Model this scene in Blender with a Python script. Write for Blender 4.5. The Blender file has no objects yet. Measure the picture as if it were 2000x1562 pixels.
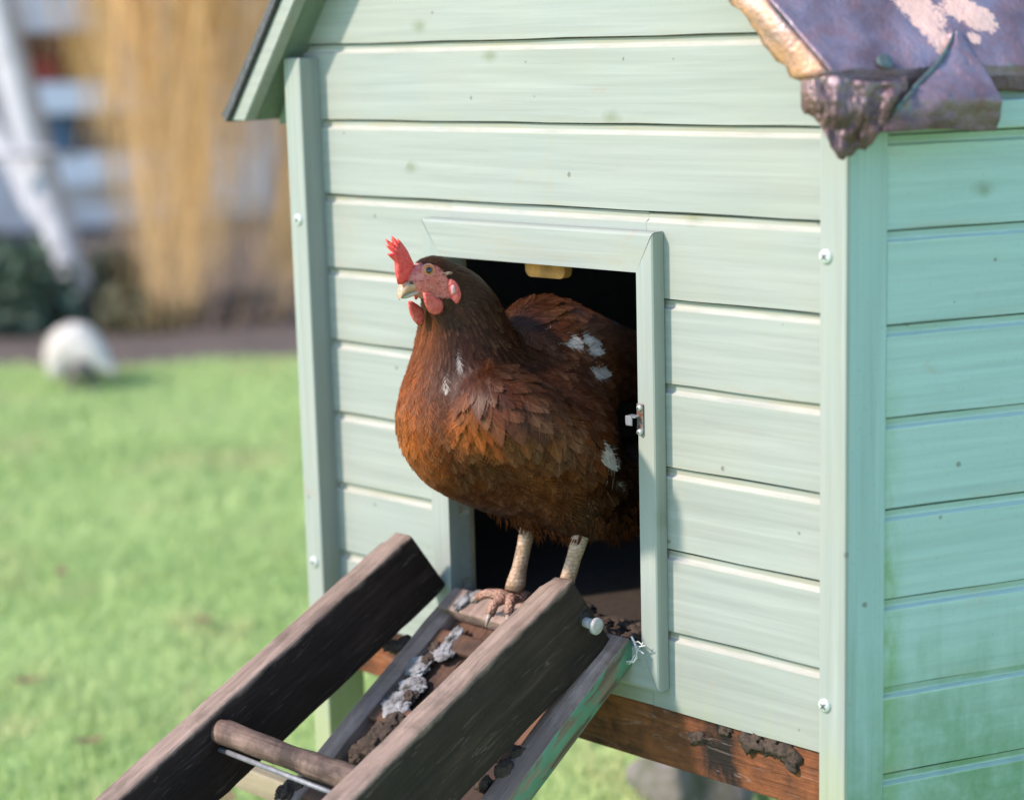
import bpy, bmesh, math, random
import numpy as np
from mathutils import Matrix, Vector

random.seed(7)
rng = np.random.default_rng(7)
scene = bpy.context.scene
col = scene.collection

# ------------------------------------------------------------------ camera
G = 1.15                                    # lens height above the lawn; all coordinates below are relative to the lens height
RM = np.array([[0.71542711, 0.69817041, -0.02687251],
               [0.10843315, -0.14894434, -0.98288241],
               [-0.69022192, 0.70026685, -0.18226364]])      # rows: right, down, forward
CAM = np.array([1.06681743, -1.54970567, 0.0])
F, CX, CY = 3805.0, 1000.0, 781.0
camd = bpy.data.cameras.new('camera')
camd.sensor_fit = 'HORIZONTAL'; camd.sensor_width = 36.0; camd.lens = 36.0 * F / 2000.0
camd.clip_start = 0.05; camd.clip_end = 400
camd.dof.use_dof = True; camd.dof.focus_distance = 2.06; camd.dof.aperture_fstop = 2.4
cam = bpy.data.objects.new('camera', camd); col.objects.link(cam)
cam.matrix_world = Matrix(((RM[0][0], -RM[1][0], -RM[2][0], CAM[0]),
                           (RM[0][1], -RM[1][1], -RM[2][1], CAM[1]),
                           (RM[0][2], -RM[1][2], -RM[2][2], CAM[2] + G), (0, 0, 0, 1)))
scene.camera = cam

# ------------------------------------------------------------------ sky, sun, exposure
SUN_AZ, SUN_EL = math.radians(26.0), math.radians(38.0)     # azimuth measured from the coop's front normal towards its left
sdir = np.array([-math.sin(SUN_AZ) * math.cos(SUN_EL), -math.cos(SUN_AZ) * math.cos(SUN_EL), math.sin(SUN_EL)])
world = bpy.data.worlds.new('World'); scene.world = world; world.use_nodes = True
wn = world.node_tree; wn.nodes.clear()
sky = wn.nodes.new('ShaderNodeTexSky'); sky.sky_type = 'NISHITA'; sky.sun_disc = False
sky.sun_elevation = SUN_EL; sky.sun_rotation = math.atan2(sdir[0], sdir[1])
sky.air_density = 1.0; sky.dust_density = 0.3; sky.ozone_density = 2.5
bg = wn.nodes.new('ShaderNodeBackground'); bg.inputs['Strength'].default_value = 0.15
wo = wn.nodes.new('ShaderNodeOutputWorld')
wn.links.new(sky.outputs[0], bg.inputs[0]); wn.links.new(bg.outputs[0], wo.inputs[0])
sund = bpy.data.lights.new('sun', 'SUN'); sund.energy = 2.3; sund.angle = math.radians(3.5); sund.color = (1.0, 0.85, 0.74)
sun = bpy.data.objects.new('sun', sund); col.objects.link(sun)
sun.rotation_euler = Vector(sdir).to_track_quat('Z', 'Y').to_euler()
sun.location = (-3, -5, 6)
vs = scene.view_settings
scene.display_settings.display_device = 'sRGB'
vs.view_transform = 'Standard'; vs.look = 'None'; vs.gamma = 1.0; vs.use_curve_mapping = False
vs.exposure = 1.5
scene.cycles.max_bounces = 8; scene.cycles.diffuse_bounces = 3; scene.cycles.use_denoising = True

# ------------------------------------------------------------------ helpers
def ray(px, py):
    return RM.T @ np.array([(px - CX) / F, (py - CY) / F, 1.0])
def at(px, py, X=None, Y=None, Z=None, depth=None):
    r = ray(px, py)
    if Y is not None: t = (Y - CAM[1]) / r[1]
    elif X is not None: t = (X - CAM[0]) / r[0]
    elif Z is not None: t = (Z - CAM[2]) / r[2]
    else: t = depth
    return CAM + t * r
def proj(P):
    q = (np.asarray(P, float) - CAM) @ RM.T
    return np.stack([CX + F * q[..., 0] / q[..., 2], CY + F * q[..., 1] / q[..., 2]], -1)
def on_plane(px, py, p0, n):
    r = ray(px, py); n = np.asarray(n, float)
    return CAM + (n @ (np.asarray(p0, float) - CAM)) / (n @ r) * r

WM = {}
def T(x, y, z): return Matrix.Translation((x, y, z))
def tag(o, label=None, cat=None, group=None, kind=None):
    for k, v in (('label', label), ('category', cat), ('group', group), ('kind', kind)):
        if v: o[k] = v
    return o
def link(o, parent, M):
    col.objects.link(o)
    M = T(0, 0, G) @ M
    if parent is not None:
        o.parent = parent; o.matrix_parent_inverse = WM[parent.name].inverted()
    o.matrix_basis = M; WM[o.name] = M
    return o
def root(name, loc, label, cat, group=None):
    o = bpy.data.objects.new(name, None); o.empty_display_size = 0.05
    link(o, None, T(*loc)); return tag(o, label, cat, group)
def obj(name, me, mats, parent=None, M=None):
    o = bpy.data.objects.new(name, me)
    if mats is not None and len(me.materials) == 0:
        for m in (mats if isinstance(mats, (list, tuple)) else [mats]): me.materials.append(m)
    return link(o, parent, M if M is not None else Matrix.Identity(4))
def mesh(name, verts, faces, smooth=False):
    me = bpy.data.meshes.new(name)
    me.from_pydata([tuple(map(float, v)) for v in verts], [], [tuple(int(i) for i in f) for f in faces])
    me.update()
    if smooth: me.polygons.foreach_set('use_smooth', [True] * len(me.polygons))
    return me
def from_bm(name, bm, smooth=False):
    me = bpy.data.meshes.new(name); bm.to_mesh(me); bm.free()
    if smooth: me.polygons.foreach_set('use_smooth', [True] * len(me.polygons))
    return me
def vnoise(p, seed=0):
    """cheap smooth value noise in [-1,1] for arrays of points"""
    p = np.asarray(p, float); i = np.floor(p).astype(np.int64); f = p - i; f = f * f * (3 - 2 * f)
    def h(a, b, c):
        n = (a * 374761393 + b * 668265263 + c * 2147483647 + seed * 974711) & 0xffffffff
        n = ((n ^ (n >> 13)) * 1274126177) & 0xffffffff
        n = (n ^ (n >> 16)) & 0xffff
        return n / 32767.5 - 1
    out = 0
    for dx in (0, 1):
        for dy in (0, 1):
            for dz in (0, 1):
                w = (f[..., 0] if dx else 1 - f[..., 0]) * (f[..., 1] if dy else 1 - f[..., 1]) * (f[..., 2] if dz else 1 - f[..., 2])
                out = out + w * h(i[..., 0] + dx, i[..., 1] + dy, i[..., 2] + dz)
    return out
def box_bm(lx, ly, lz, bevel=0.0, segs=2, cuts=0, jitter=0.0, seed=0, c=(0, 0, 0)):
    bm = bmesh.new(); bmesh.ops.create_cube(bm, size=1.0)
    for v in bm.verts: v.co = Vector((v.co.x * lx + c[0], v.co.y * ly + c[1], v.co.z * lz + c[2]))
    if bevel: bmesh.ops.bevel(bm, geom=bm.edges[:], offset=bevel, segments=segs, profile=0.6, affect='EDGES', clamp_overlap=True)
    if cuts:
        es = [e for e in bm.edges if abs(e.verts[0].co.x - e.verts[1].co.x) > lx * 0.6]
        bmesh.ops.subdivide_edges(bm, edges=es, cuts=cuts, use_grid_fill=True)
    if jitter:
        P = np.array([v.co for v in bm.verts]); d = np.stack([vnoise(P * 45 + k * 17.3, seed + k) + .5 * vnoise(P * 130 + k * 7, seed + 9 + k) for k in range(3)], 1)
        for v, dd in zip(bm.verts, d): v.co += Vector(dd) * jitter
    return bm
def box(name, lx, ly, lz, m, parent, M, **k):
    return obj(name, from_bm(name, box_bm(lx, ly, lz, **k), smooth=False), m, parent, M)
def tube(path, rad, sides=8, cap=True):
    path = [Vector(p) for p in path]; n = len(path); V = []; Fc = []
    rad = rad if isinstance(rad, (list, tuple)) else [rad] * n
    up = Vector((0, 0, 1))
    for i in range(n):
        d = (path[min(i + 1, n - 1)] - path[max(i - 1, 0)]).normalized()
        a = d.cross(up if abs(d.z) < .95 else Vector((1, 0, 0))).normalized(); b = d.cross(a)
        for k in range(sides):
            t = 2 * math.pi * k / sides; V.append(path[i] + (a * math.cos(t) + b * math.sin(t)) * rad[i])
    for i in range(n - 1):
        for k in range(sides):
            k2 = (k + 1) % sides; Fc.append((i * sides + k, i * sides + k2, (i + 1) * sides + k2, (i + 1) * sides + k))
    if cap:
        Fc.append(tuple(range(sides))[::-1]); Fc.append(tuple((n - 1) * sides + k for k in range(sides)))
    return V, Fc
def merge(parts):
    V = []; Fc = []
    for v, f in parts:
        o = len(V); V += list(v); Fc += [tuple(i + o for i in ff) for ff in f]
    return V, Fc
def blob_mesh(name, radii, seed, amp=.35, freq=2.2, sub=3, flat=None):
    bm = bmesh.new(); bmesh.ops.create_icosphere(bm, subdivisions=sub, radius=1.0)
    P = np.array([v.co for v in bm.verts])
    d = 1 + amp * (vnoise(P * freq + 11.1 * seed, seed) + .5 * vnoise(P * freq * 2.3 + 3.3, seed + 1) + .25 * vnoise(P * freq * 5 + 5, seed + 2))
    for v, q, k in zip(bm.verts, P, d):
        z = q[2] * k * radii[2]
        if flat is not None: z = max(z, flat)
        v.co = (q[0] * k * radii[0], q[1] * k * radii[1], z)
    return from_bm(name, bm, smooth=True)

# ------------------------------------------------------------------ materials
class NT:
    def __init__(s, name, rough=.6, metal=0.0, spec=.5):
        s.m = bpy.data.materials.new(name); s.m.use_nodes = True
        s.t = s.m.node_tree; s.t.nodes.clear()
        s.out = s.t.nodes.new('ShaderNodeOutputMaterial'); s.b = s.t.nodes.new('ShaderNodeBsdfPrincipled')
        s.t.links.new(s.b.outputs[0], s.out.inputs[0])
        s.b.inputs['Roughness'].default_value = rough; s.b.inputs['Metallic'].default_value = metal
        s.b.inputs['Specular IOR Level'].default_value = spec
    def set(s, sock, v):
        if hasattr(v, 'is_output') or isinstance(v, bpy.types.NodeSocket): s.t.links.new(v, sock)
        elif isinstance(v, (tuple, list)) and len(v) == 3 and sock.type == 'RGBA': sock.default_value = (*v, 1)
        else: sock.default_value = v
    def n(s, typ, **kw):
        nd = s.t.nodes.new('ShaderNode' + typ)
        for k, v in kw.items(): setattr(nd, k, v)
        return nd
    def coord(s, kind='Object'): return s.n('TexCoord').outputs[kind]
    def pos(s): return s.n('NewGeometry').outputs['Position']
    def rnd(s): return s.n('ObjectInfo').outputs['Random']
    def mapv(s, v, scale=(1, 1, 1), loc=(0, 0, 0), rot=(0, 0, 0)):
        m = s.n('Mapping'); s.set(m.inputs[0], v); m.inputs['Scale'].default_value = scale; m.inputs['Rotation'].default_value = rot
        s.set(m.inputs['Location'], loc); return m.outputs[0]
    def noise(s, v, scale=5, detail=4, rough=.55, dist=0.0):
        q = s.n('TexNoise'); s.set(q.inputs['Vector'], v); q.inputs['Scale'].default_value = scale
        q.inputs['Detail'].default_value = detail; q.inputs['Roughness'].default_value = rough; q.inputs['Distortion'].default_value = dist
        return q.outputs[0]
    def voro(s, v, scale=5, out='Distance'):
        q = s.n('TexVoronoi'); s.set(q.inputs['Vector'], v); q.inputs['Scale'].default_value = scale; return q.outputs[out]
    def ramp(s, fac, stops):
        r = s.n('ValToRGB'); s.set(r.inputs[0], fac); e = r.color_ramp.elements
        while len(e) < len(stops): e.new(.5)
        for el, (p, c) in zip(e, stops):
            el.position = p; el.color = (*c, 1) if isinstance(c, (tuple, list)) else (c, c, c, 1)
        return r.outputs[0]
    def mix(s, fac, a, b, mode='MIX'):
        m = s.n('Mix', data_type='RGBA', blend_type=mode); s.set(m.inputs[0], fac); s.set(m.inputs[6], a); s.set(m.inputs[7], b); return m.outputs[2]
    def math(s, op, a, b=0.0, clamp=False):
        m = s.n('Math', operation=op, use_clamp=clamp); s.set(m.inputs[0], a); s.set(m.inputs[1], b); return m.outputs[0]
    def sep(s, v):
        q = s.n('SeparateXYZ'); s.set(q.inputs[0], v); return q.outputs
    def comb(s, x, y, z):
        q = s.n('CombineXYZ'); s.set(q.inputs[0], x); s.set(q.inputs[1], y); s.set(q.inputs[2], z); return q.outputs[0]
    def maprange(s, v, a, b, c=0.0, d=1.0, smooth=True):
        q = s.n('MapRange', interpolation_type='SMOOTHSTEP' if smooth else 'LINEAR'); s.set(q.inputs[0], v)
        for i, k in enumerate((a, b, c, d)): q.inputs[i + 1].default_value = k
        return q.outputs[0]
    def bump(s, h, strength=.3, dist=.002):
        q = s.n('Bump'); s.set(q.inputs['Height'], h); q.inputs['Strength'].default_value = strength; q.inputs['Distance'].default_value = dist
        s.t.links.new(q.outputs[0], s.b.inputs['Normal']); return q.outputs[0]
    def col(s, c): s.set(s.b.inputs['Base Color'], c); return s

def offset_coord(s, amt=7.0):
    """object space, shifted by a random amount for each object so that no two boards share a grain"""
    r = s.rnd(); a = s.n('VectorMath', operation='ADD')
    s.set(a.inputs[0], s.coord()); s.set(a.inputs[1], s.comb(s.math('MULTIPLY', r, amt), s.math('MULTIPLY', r, amt * 1.7), s.math('MULTIPLY', r, amt * 2.3)))
    return a.outputs[0]

def painted_wood(name, base, algae=False, grain_axis=0, dirt=1.0):
    s = NT(name, rough=.6, spec=.2)
    v = offset_coord(s); W = s.pos()
    sc = [110, 110, 110]; sc[grain_axis] = 3.5
    g = s.noise(s.mapv(v, tuple(sc)), 1.0, 5, .6, .4)
    sc2 = [26, 26, 26]; sc2[grain_axis] = 1.6
    g2 = s.noise(s.mapv(v, tuple(sc2)), 1.0, 4, .6, .9)
    bl = s.noise(v, 7.0, 5, .62)
    b = np.array(base)
    c = s.mix(s.ramp(g, [(.3, 0.0), (.72, 1.0)]), tuple(b * .86), tuple(np.minimum(b * 1.11, .95)))
    c = s.mix(s.math('MULTIPLY', s.ramp(g2, [(.46, 0.0), (.6, 1.0)]), .20), c, tuple(b * np.array([.86, .92, .84])))
    c = s.mix(s.math('MULTIPLY', s.ramp(bl, [(.45, 0.0), (.75, 1.0)]), .45), c, tuple(b * np.array([1.10, 1.0, .90])))
    bl2 = s.noise(v, 3.1, 3, .6)
    c = s.mix(s.math('MULTIPLY', s.ramp(bl2, [(.5, 0.0), (.72, 1.0)]), .30), c, tuple(b * np.array([.93, .98, 1.03])))
    # knots showing through the paint
    sv = s.sep(v); q = s.n('TexVoronoi', voronoi_dimensions='2D'); q.inputs['Scale'].default_value = 1.0
    s.set(q.inputs['Vector'], s.comb(s.math('MULTIPLY', sv[0], 5.5 if grain_axis == 0 else 13.0), s.math('MULTIPLY', sv[2], 9.0 if grain_axis == 0 else 5.5), 0.0))
    kd = s.math('ADD', q.outputs['Distance'], s.math('MULTIPLY', s.math('SUBTRACT', s.noise(v, 90, 4, .65), .5), .075))
    c = s.mix(s.math('MULTIPLY', s.ramp(kd, [(.018, 1.0), (.045, .55), (.095, 0.0)]), s.math('MULTIPLY', s.math('LESS_THAN', s.sep(q.outputs['Color'])[0], .22), .55)), c, (.14, .17, .09))
    q2 = s.n('TexVoronoi', voronoi_dimensions='2D'); q2.inputs['Scale'].default_value = 1.0
    s.set(q2.inputs['Vector'], s.comb(s.math('MULTIPLY', sv[0], 26.0), s.math('MULTIPLY', sv[2], 26.0), 0.0))
    dk = s.math('ADD', q2.outputs['Distance'], s.math('MULTIPLY', s.math('ADD', s.math('SUBTRACT', s.noise(v, 210, 4, .7), .5), s.math('MULTIPLY', s.math('SUBTRACT', s.sep(q2.outputs['Color'])[2], .5), .35)), .16))
    c = s.mix(s.math('MULTIPLY', s.ramp(dk, [(.030, 1.0), (.06, 0.0)]), s.math('MULTIPLY', s.math('LESS_THAN', s.sep(q2.outputs['Color'])[1], .075), .6 * dirt)), c, (.085, .07, .04))
    sm = s.noise(s.mapv(v, (7, 7, 16)), 1.0, 7, .75, 1.2)
    c = s.mix(s.math('MULTIPLY', s.ramp(sm, [(.63, 0.0), (.70, 1.0)]), .30 * dirt), c, (.33, .19, .12))
    # grime specks and little scuffs
    sp = s.noise(s.mapv(v, (60, 60, 40)), 1.0, 3, .7, .6)
    c = s.mix(s.math('MULTIPLY', s.ramp(sp, [(.745, 0.0), (.80, 1.0)]), .55 * dirt), c, (.10, .10, .06))
    sp2 = s.noise(s.mapv(v, (11, 11, 9)), 1.0, 6, .72, .3)
    c = s.mix(s.math('MULTIPLY', s.ramp(sp2, [(.62, 0.0), (.76, 1.0)]), .35 * dirt), c, (.30, .26, .16))
    sx = s.sep(W)
    if algae:
        zz = s.math('ADD', sx[2], s.math('MULTIPLY', s.math('SUBTRACT', s.noise(W, 5.0, 5, .65), .5), .36))
        drip = s.noise(s.mapv(W, (26, 26, 2.2)), 1.0, 5, .7); zz = s.math('ADD', zz, s.math('MULTIPLY', s.math('SUBTRACT', drip, .5), .20))
        low = s.math('MULTIPLY', s.maprange(zz, .60, .36), s.ramp(s.noise(W, 16, 6, .72), [(.30, .35), (.62, 1.0)]))
        c = s.mix(s.math('MULTIPLY', low, .88), c, (.095, .205, .09))
        nn = s.noise(s.mapv(W, (30, 30, 14)), 1.0, 6, .7)
        edge = s.math("MULTIPLY", s.maprange(s.sep(s.coord())[0], -.372, -.398), s.maprange(sx[2], .92, .55))
        edge = s.math('MULTIPLY', edge, s.ramp(nn, [(.36, 0.0), (.6, 1.0)]))
        c = s.mix(s.math('MULTIPLY', edge, .8), c, (.14, .26, .085))
        fine = s.noise(W, 210, 2, .6)
        c = s.mix(s.math('MULTIPLY', s.ramp(fine, [(.60, 0.0), (.75, 1.0)]), .30), c, tuple(b * np.array([.5, .72, .70])))
    else:
        zz = s.math('ADD', sx[2], s.math('MULTIPLY', s.math('SUBTRACT', s.noise(s.mapv(W, (22, 22, 3)), 1.0, 5, .65), .5), .25))
        c = s.mix(s.math('MULTIPLY', s.maprange(zz, .47, .30), .55), c, (.30, .34, .12))
    if grain_axis == 0:
        zl = s.sep(s.coord())[2]
        gm = s.noise(s.mapv(v, (9, 60, 60)), 1.0, 5, .7, .3)
        j = s.math('MULTIPLY', s.maprange(zl, .074, .083), s.ramp(gm, [(.40, 0.0), (.66, 1.0)]))
        c = s.mix(s.math('MULTIPLY', j, (.4 if algae else .55) * dirt), c, (.16, .27, .14) if algae else (.30, .26, .15))
        j2 = s.math('MULTIPLY', s.maprange(zl, .012, .0), s.ramp(gm, [(.48, 0.0), (.70, 1.0)]))
        c = s.mix(s.math('MULTIPLY', j2, .35 * dirt), c, (.28, .25, .15))
        arris_highlight = s.math('MULTIPLY', s.maprange(zl, .0765, .0785), s.maprange(zl, .0835, .0815))  # bright catch of light along the bevelled shoulder, painted into the colour
        arris_highlight = s.math('MULTIPLY', arris_highlight, s.ramp(s.noise(s.mapv(v, (22, 90, 90)), 1.0, 4, .65), [(.25, .35), (.6, 1.0)]))
        c = s.mix(s.math('MULTIPLY', arris_highlight, .6), c, (.42, .56, .50) if algae else (.50, .47, .42))
    ch = s.noise(s.mapv(v, (34, 34, 46) if grain_axis == 0 else (46, 46, 30)), 1.0, 6, .75, .2)
    c = s.mix(s.math('MULTIPLY', s.ramp(ch, [(.735, 0.0), (.755, 1.0)]), .8), c, (.34, .20, .115))
    s.col(c)
    h = s.math('ADD', s.math('MULTIPLY', g, .6), s.math('MULTIPLY', sp2, .5))
    s.bump(h, .45, .0016)
    s.set(s.b.inputs['Roughness'], s.maprange(bl, .3, .7, .50, .72))
    return s.m
MINT = (.270, .298, .268)
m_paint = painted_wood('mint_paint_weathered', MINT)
m_paint_v = painted_wood('mint_paint_weathered_upright', MINT, grain_axis=2, dirt=.8)
m_paint_side = painted_wood('mint_paint_shade_algae', (.300, .420, .395), algae=True)  # algae over a lighter, tealer base: the wall's skylit shade put into the paint
m_paint_side_v = painted_wood('mint_paint_shade_algae_upright', (.26, .37, .35), algae=True, grain_axis=2)  # upright pieces: the same shade-tinted base with algae
m_soffit = painted_wood('soffit_paint_dark', (.15, .20, .15))  # darker, greener mint than the wall boards

def raw_wood(name, c0, c1, stain=None, stain_amt=0.0, rough=.75, axis=0, scratches=0.0, fine=140, bump=.5, worn=None):
    s = NT(name, rough=rough, spec=.3)
    v = offset_coord(s)
    sc = [fine] * 3; sc[axis] = 9
    g = s.noise(s.mapv(v, tuple(sc)), 1.0, 6, .65, .8)
    sc = [32] * 3; sc[axis] = 1.5
    g2 = s.noise(s.mapv(v, tuple(sc)), 1.0, 4, .6, 1.2)
    c = s.mix(s.ramp(s.math('ADD', s.math('MULTIPLY', g, .55), s.math('MULTIPLY', g2, .45)), [(.36, 0.0), (.64, 1.0)]), c0, c1)
    if stain is not None:
        st = s.noise(v, 9.0, 7, .68, .5)
        c = s.mix(s.math('MULTIPLY', s.ramp(st, [(.40, 0.0), (.60, 1.0)]), stain_amt), c, stain)
    fl = s.noise(v, 260, 3, .7)
    c = s.mix(s.math('MULTIPLY', s.ramp(fl, [(.68, 0.0), (.78, 1.0)]), .5), c, tuple(np.minimum(np.array(c1) * 1.6 + .02, .8)))
    if scratches:
        sc_ = s.mapv(v, (9, 90, 90), rot=(0, .25, .0)); sn = s.noise(sc_, 1.0, 2, .5, 2.2)
        c = s.mix(s.math('MULTIPLY', s.ramp(sn, [(.64, 0.0), (.665, 1.0), (.69, 0.0)]), scratches), c, (.30, .24, .20))
    if worn is not None:      # bare, trodden upper edges and scuffs
        w0, w1, zt = worn
        wc = s.mix(s.ramp(s.math('ADD', s.math('MULTIPLY', g, .6), s.math('MULTIPLY', g2, .4)), [(.36, 0.0), (.64, 1.0)]), w0, w1)
        wc = s.mix(s.math('MULTIPLY', s.ramp(s.noise(v, 16, 6, .7, .4), [(.50, 0.0), (.68, 1.0)]), .55), wc, tuple(np.array(w0) * .4))
        zl = s.sep(s.coord())[2]
        e_ = s.math('ADD', zl, s.math('MULTIPLY', s.math('SUBTRACT', s.noise(s.mapv(v, (26, 60, 60)), 1.0, 5, .65), .5), .014))
        f_ = s.maprange(e_, zt - .0075, zt - .0005)
        dust = s.math('MULTIPLY', s.ramp(s.noise(s.mapv(v, (7, 40, 40)), 1.0, 6, .7, .8), [(.54, 0.0), (.72, 1.0)]), .13)
        c = s.mix(s.math('MAXIMUM', f_, dust), c, wc)
    s.col(c)
    s.bump(s.math('ADD', g, s.math('MULTIPLY', g2, .8)), bump, .0025)
    return s.m
m_rail = raw_wood('dark_weathered_timber', (.012, .0072, .0052), (.036, .022, .016), (.006, .004, .0035), .55, rough=.68, scratches=.22, bump=.8, worn=((.135, .090, .066), (.31, .222, .172), .0462))
m_rail_b = raw_wood('dark_weathered_timber_old', (.012, .0072, .0052), (.036, .022, .016), (.006, .004, .0035), .55, rough=.68, scratches=.22, bump=.8, worn=((.135, .090, .066), (.31, .222, .172), .0515))
m_rail_top = raw_wood('bare_worn_timber', (.28, .205, .165), (.44, .345, .29), (.14, .10, .078), .5, rough=.8, fine=190, bump=.9)
m_rung = raw_wood('round_timber', (.095, .055, .037), (.29, .195, .15), (.022, .014, .010), .9, fine=120, bump=1.0)
m_ramp = raw_wood('ramp_timber', (.25, .17, .13), (.46, .34, .28), (.085, .058, .042), .6, bump=.9)
m_ramp_dark = raw_wood('ramp_board', (.07, .036, .022), (.17, .085, .05), (.022, .015, .012), .8)
m_beam = raw_wood('orange_beam', (.105, .036, .014), (.27, .092, .032), (.010, .007, .006), 1.0, rough=.75, scratches=.35, bump=1.0)
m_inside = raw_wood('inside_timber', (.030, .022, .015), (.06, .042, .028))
m_plank = raw_wood('grey_plank', (.24, .20, .13), (.40, .34, .23), (.10, .08, .05), .4)
m_orangewood = raw_wood('orange_toggle', (.60, .25, .05), (.85, .44, .12), (.04, .03, .015), .8, fine=60)

def flaky_green():
    s = NT('flaking_green_paint', rough=.6)
    v = offset_coord(s)
    n1 = s.noise(s.mapv(v, (14, 50, 50)), 1.0, 6, .7, .5)
    w = s.noise(s.mapv(v, (5, 140, 140)), 1.0, 5, .6)
    wood = s.mix(s.ramp(w, [(.35, 0.0), (.65, 1.0)]), (.06, .045, .03), (.22, .17, .12))
    p = s.mix(s.noise(v, 30, 4, .6), (.035, .12, .07), (.12, .26, .165))
    s.col(s.mix(s.ramp(n1, [(.46, 0.0), (.53, 1.0)]), wood, p)); s.bump(n1, .5, .002); return s.m
m_flaky = flaky_green()

def plain(name, c, rough=.5, metal=0.0, var=.25, scale=40, c2=None, bump=0.0, bdist=.001, spec=.5):
    s = NT(name, rough=rough, metal=metal, spec=spec); v = offset_coord(s)
    n = s.noise(v, scale, 5, .62); c = np.array(c); c2 = tuple(c2) if c2 is not None else tuple(c * (1 - var))
    s.col(s.mix(s.ramp(n, [(.35, 0.0), (.68, 1.0)]), tuple(c), c2))
    if bump: s.bump(n, bump, bdist)
    return s.m
m_screw = plain('zinc_screw', (.50, .55, .51), .5, .0)
m_screw_slot = plain('screw_recess', (.05, .06, .06), .6)
m_steel = plain('galvanised_steel', (.24, .25, .27), .6, .3, var=.4, scale=120, bump=.2)
m_rust = plain('rusty_steel', (.30, .30, .31), .45, .7, c2=(.20, .075, .03), scale=160, bump=.3)
m_boltmetal = plain('dull_bolt', (.40, .41, .43), .65, .2, c2=(.30, .27, .24), scale=180, bump=.3)
m_dark = plain('dark_gap', (.02, .018, .015), .9)
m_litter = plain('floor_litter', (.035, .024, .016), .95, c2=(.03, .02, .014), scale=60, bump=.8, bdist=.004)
m_dropping = plain('dried_dropping', (.30, .30, .31), .95, c2=(.030, .027, .023), scale=85, bump=.9, bdist=.003)
m_clod = plain('soil_clod', (.075, .050, .034), .95, c2=(.020, .015, .012), scale=130, bump=.9, bdist=.003)
m_fibre = plain('white_fibre', (.75, .74, .70), .8)

def copper():
    s = NT('tarnished_copper', rough=.36, metal=.62, spec=.5)
    W = s.pos()
    n1 = s.noise(W, 13, 6, .62, .4); n2 = s.noise(W, 46, 5, .65); n3 = s.noise(W, 170, 3, .6)
    c = s.mix(s.ramp(n1, [(.34, 0.0), (.66, 1.0)]), (.17, .105, .115), (.33, .275, .33))
    c = s.mix(s.math('MULTIPLY', s.ramp(n2, [(.48, 0.0), (.68, 1.0)]), .5), c, (.28, .13, .14))
    # pink sky and sun reflections on the slope, painted into the copper colour
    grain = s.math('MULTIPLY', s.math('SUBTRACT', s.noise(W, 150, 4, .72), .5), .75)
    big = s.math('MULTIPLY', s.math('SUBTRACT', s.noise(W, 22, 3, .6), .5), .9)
    at_ = s.n('Attribute', attribute_name='pink_glare').outputs['Fac']
    pink_glare = s.ramp(s.math('ADD', s.math('ADD', at_, s.math('MULTIPLY', grain, 1.6)), big), [(.38, 0.0), (.56, 1.0)])
    c = s.mix(s.math('MULTIPLY', pink_glare, .85), c, (.86, .54, .41))
    sun_gold = s.n('Attribute', attribute_name='sun_gold').outputs['Fac']  # warm sun on the front-facing copper, put into its colour
    c = s.mix(s.math('MULTIPLY', sun_gold, s.ramp(n2, [(.30, .4), (.6, 1.0)])), c, (.46, .25, .12))
    brown = s.n('Attribute', attribute_name='brown').outputs['Fac']
    c = s.mix(s.math('MULTIPLY', brown, s.ramp(n1, [(.3, .5), (.6, 1.0)])), c, (.060, .030, .026))
    c = s.mix(s.math('MULTIPLY', s.ramp(s.noise(W, 30, 5, .6), [(.62, 0.0), (.72, 1.0)]), .35), c, (.16, .30, .27))
    s.col(c)
    s.set(s.b.inputs['Roughness'], s.maprange(n2, .3, .7, .36, .62))
    s.set(s.b.inputs['Metallic'], s.math('SUBTRACT', .62, s.math('ADD', s.math('MULTIPLY', pink_glare, .35), s.math('MULTIPLY', brown, .25))))
    drops = s.math('SUBTRACT', 1.0, s.voro(W, 230)); 
    s.bump(s.math('ADD', s.math('MULTIPLY', n2, 1.4), s.math('ADD', s.math('MULTIPLY', n3, .5), s.math('MULTIPLY', drops, .18))), .5, .004)
    return s.m
m_copper = copper()
m_patina = plain('green_patina', (.085, .145, .14), .6, .3, c2=(.06, .055, .06), scale=90, bump=.4)

# ------------------------------------------------------------------ ground
GZ = -G
def lawn_mat():
    s = NT('lawn_turf', rough=.95, spec=.1); W = s.pos()
    n1 = s.noise(W, 1.1, 5, .6); n2 = s.noise(W, 6.0, 5, .65)
    c = s.mix(s.ramp(n1, [(.35, 0.0), (.68, 1.0)]), (.290, .430, .145), (.400, .530, .210))
    c = s.mix(s.math('MULTIPLY', s.ramp(n2, [(.58, 0.0), (.75, 1.0)]), .6), c, (.15, .13, .06))
    s.col(c); return s.m
m_lawn = lawn_mat()
g = 60.0
ground = obj('lawn', mesh('lawn', [(-g, -g, 0), (g, -g, 0), (g, g, 0), (-g, g, 0)], [(0, 1, 2, 3)]), m_lawn, None, T(0, 0, GZ))
tag(ground, 'mown green lawn around the coop', 'lawn', kind='structure')

# view-aligned plan directions for the far side of the garden
RV = np.array([RM[0][0], RM[0][1], 0]); RV /= np.linalg.norm(RV)
FV = np.array([RM[2][0], RM[2][1], 0]); FV /= np.linalg.norm(FV)
C0 = np.array([CAM[0], CAM[1], 0.0])
def plan(a, d, z=GZ):          # a metres to the right, d metres ahead of the photographer's spot
    return C0 + RV * a + FV * d + np.array([0, 0, z])

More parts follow.
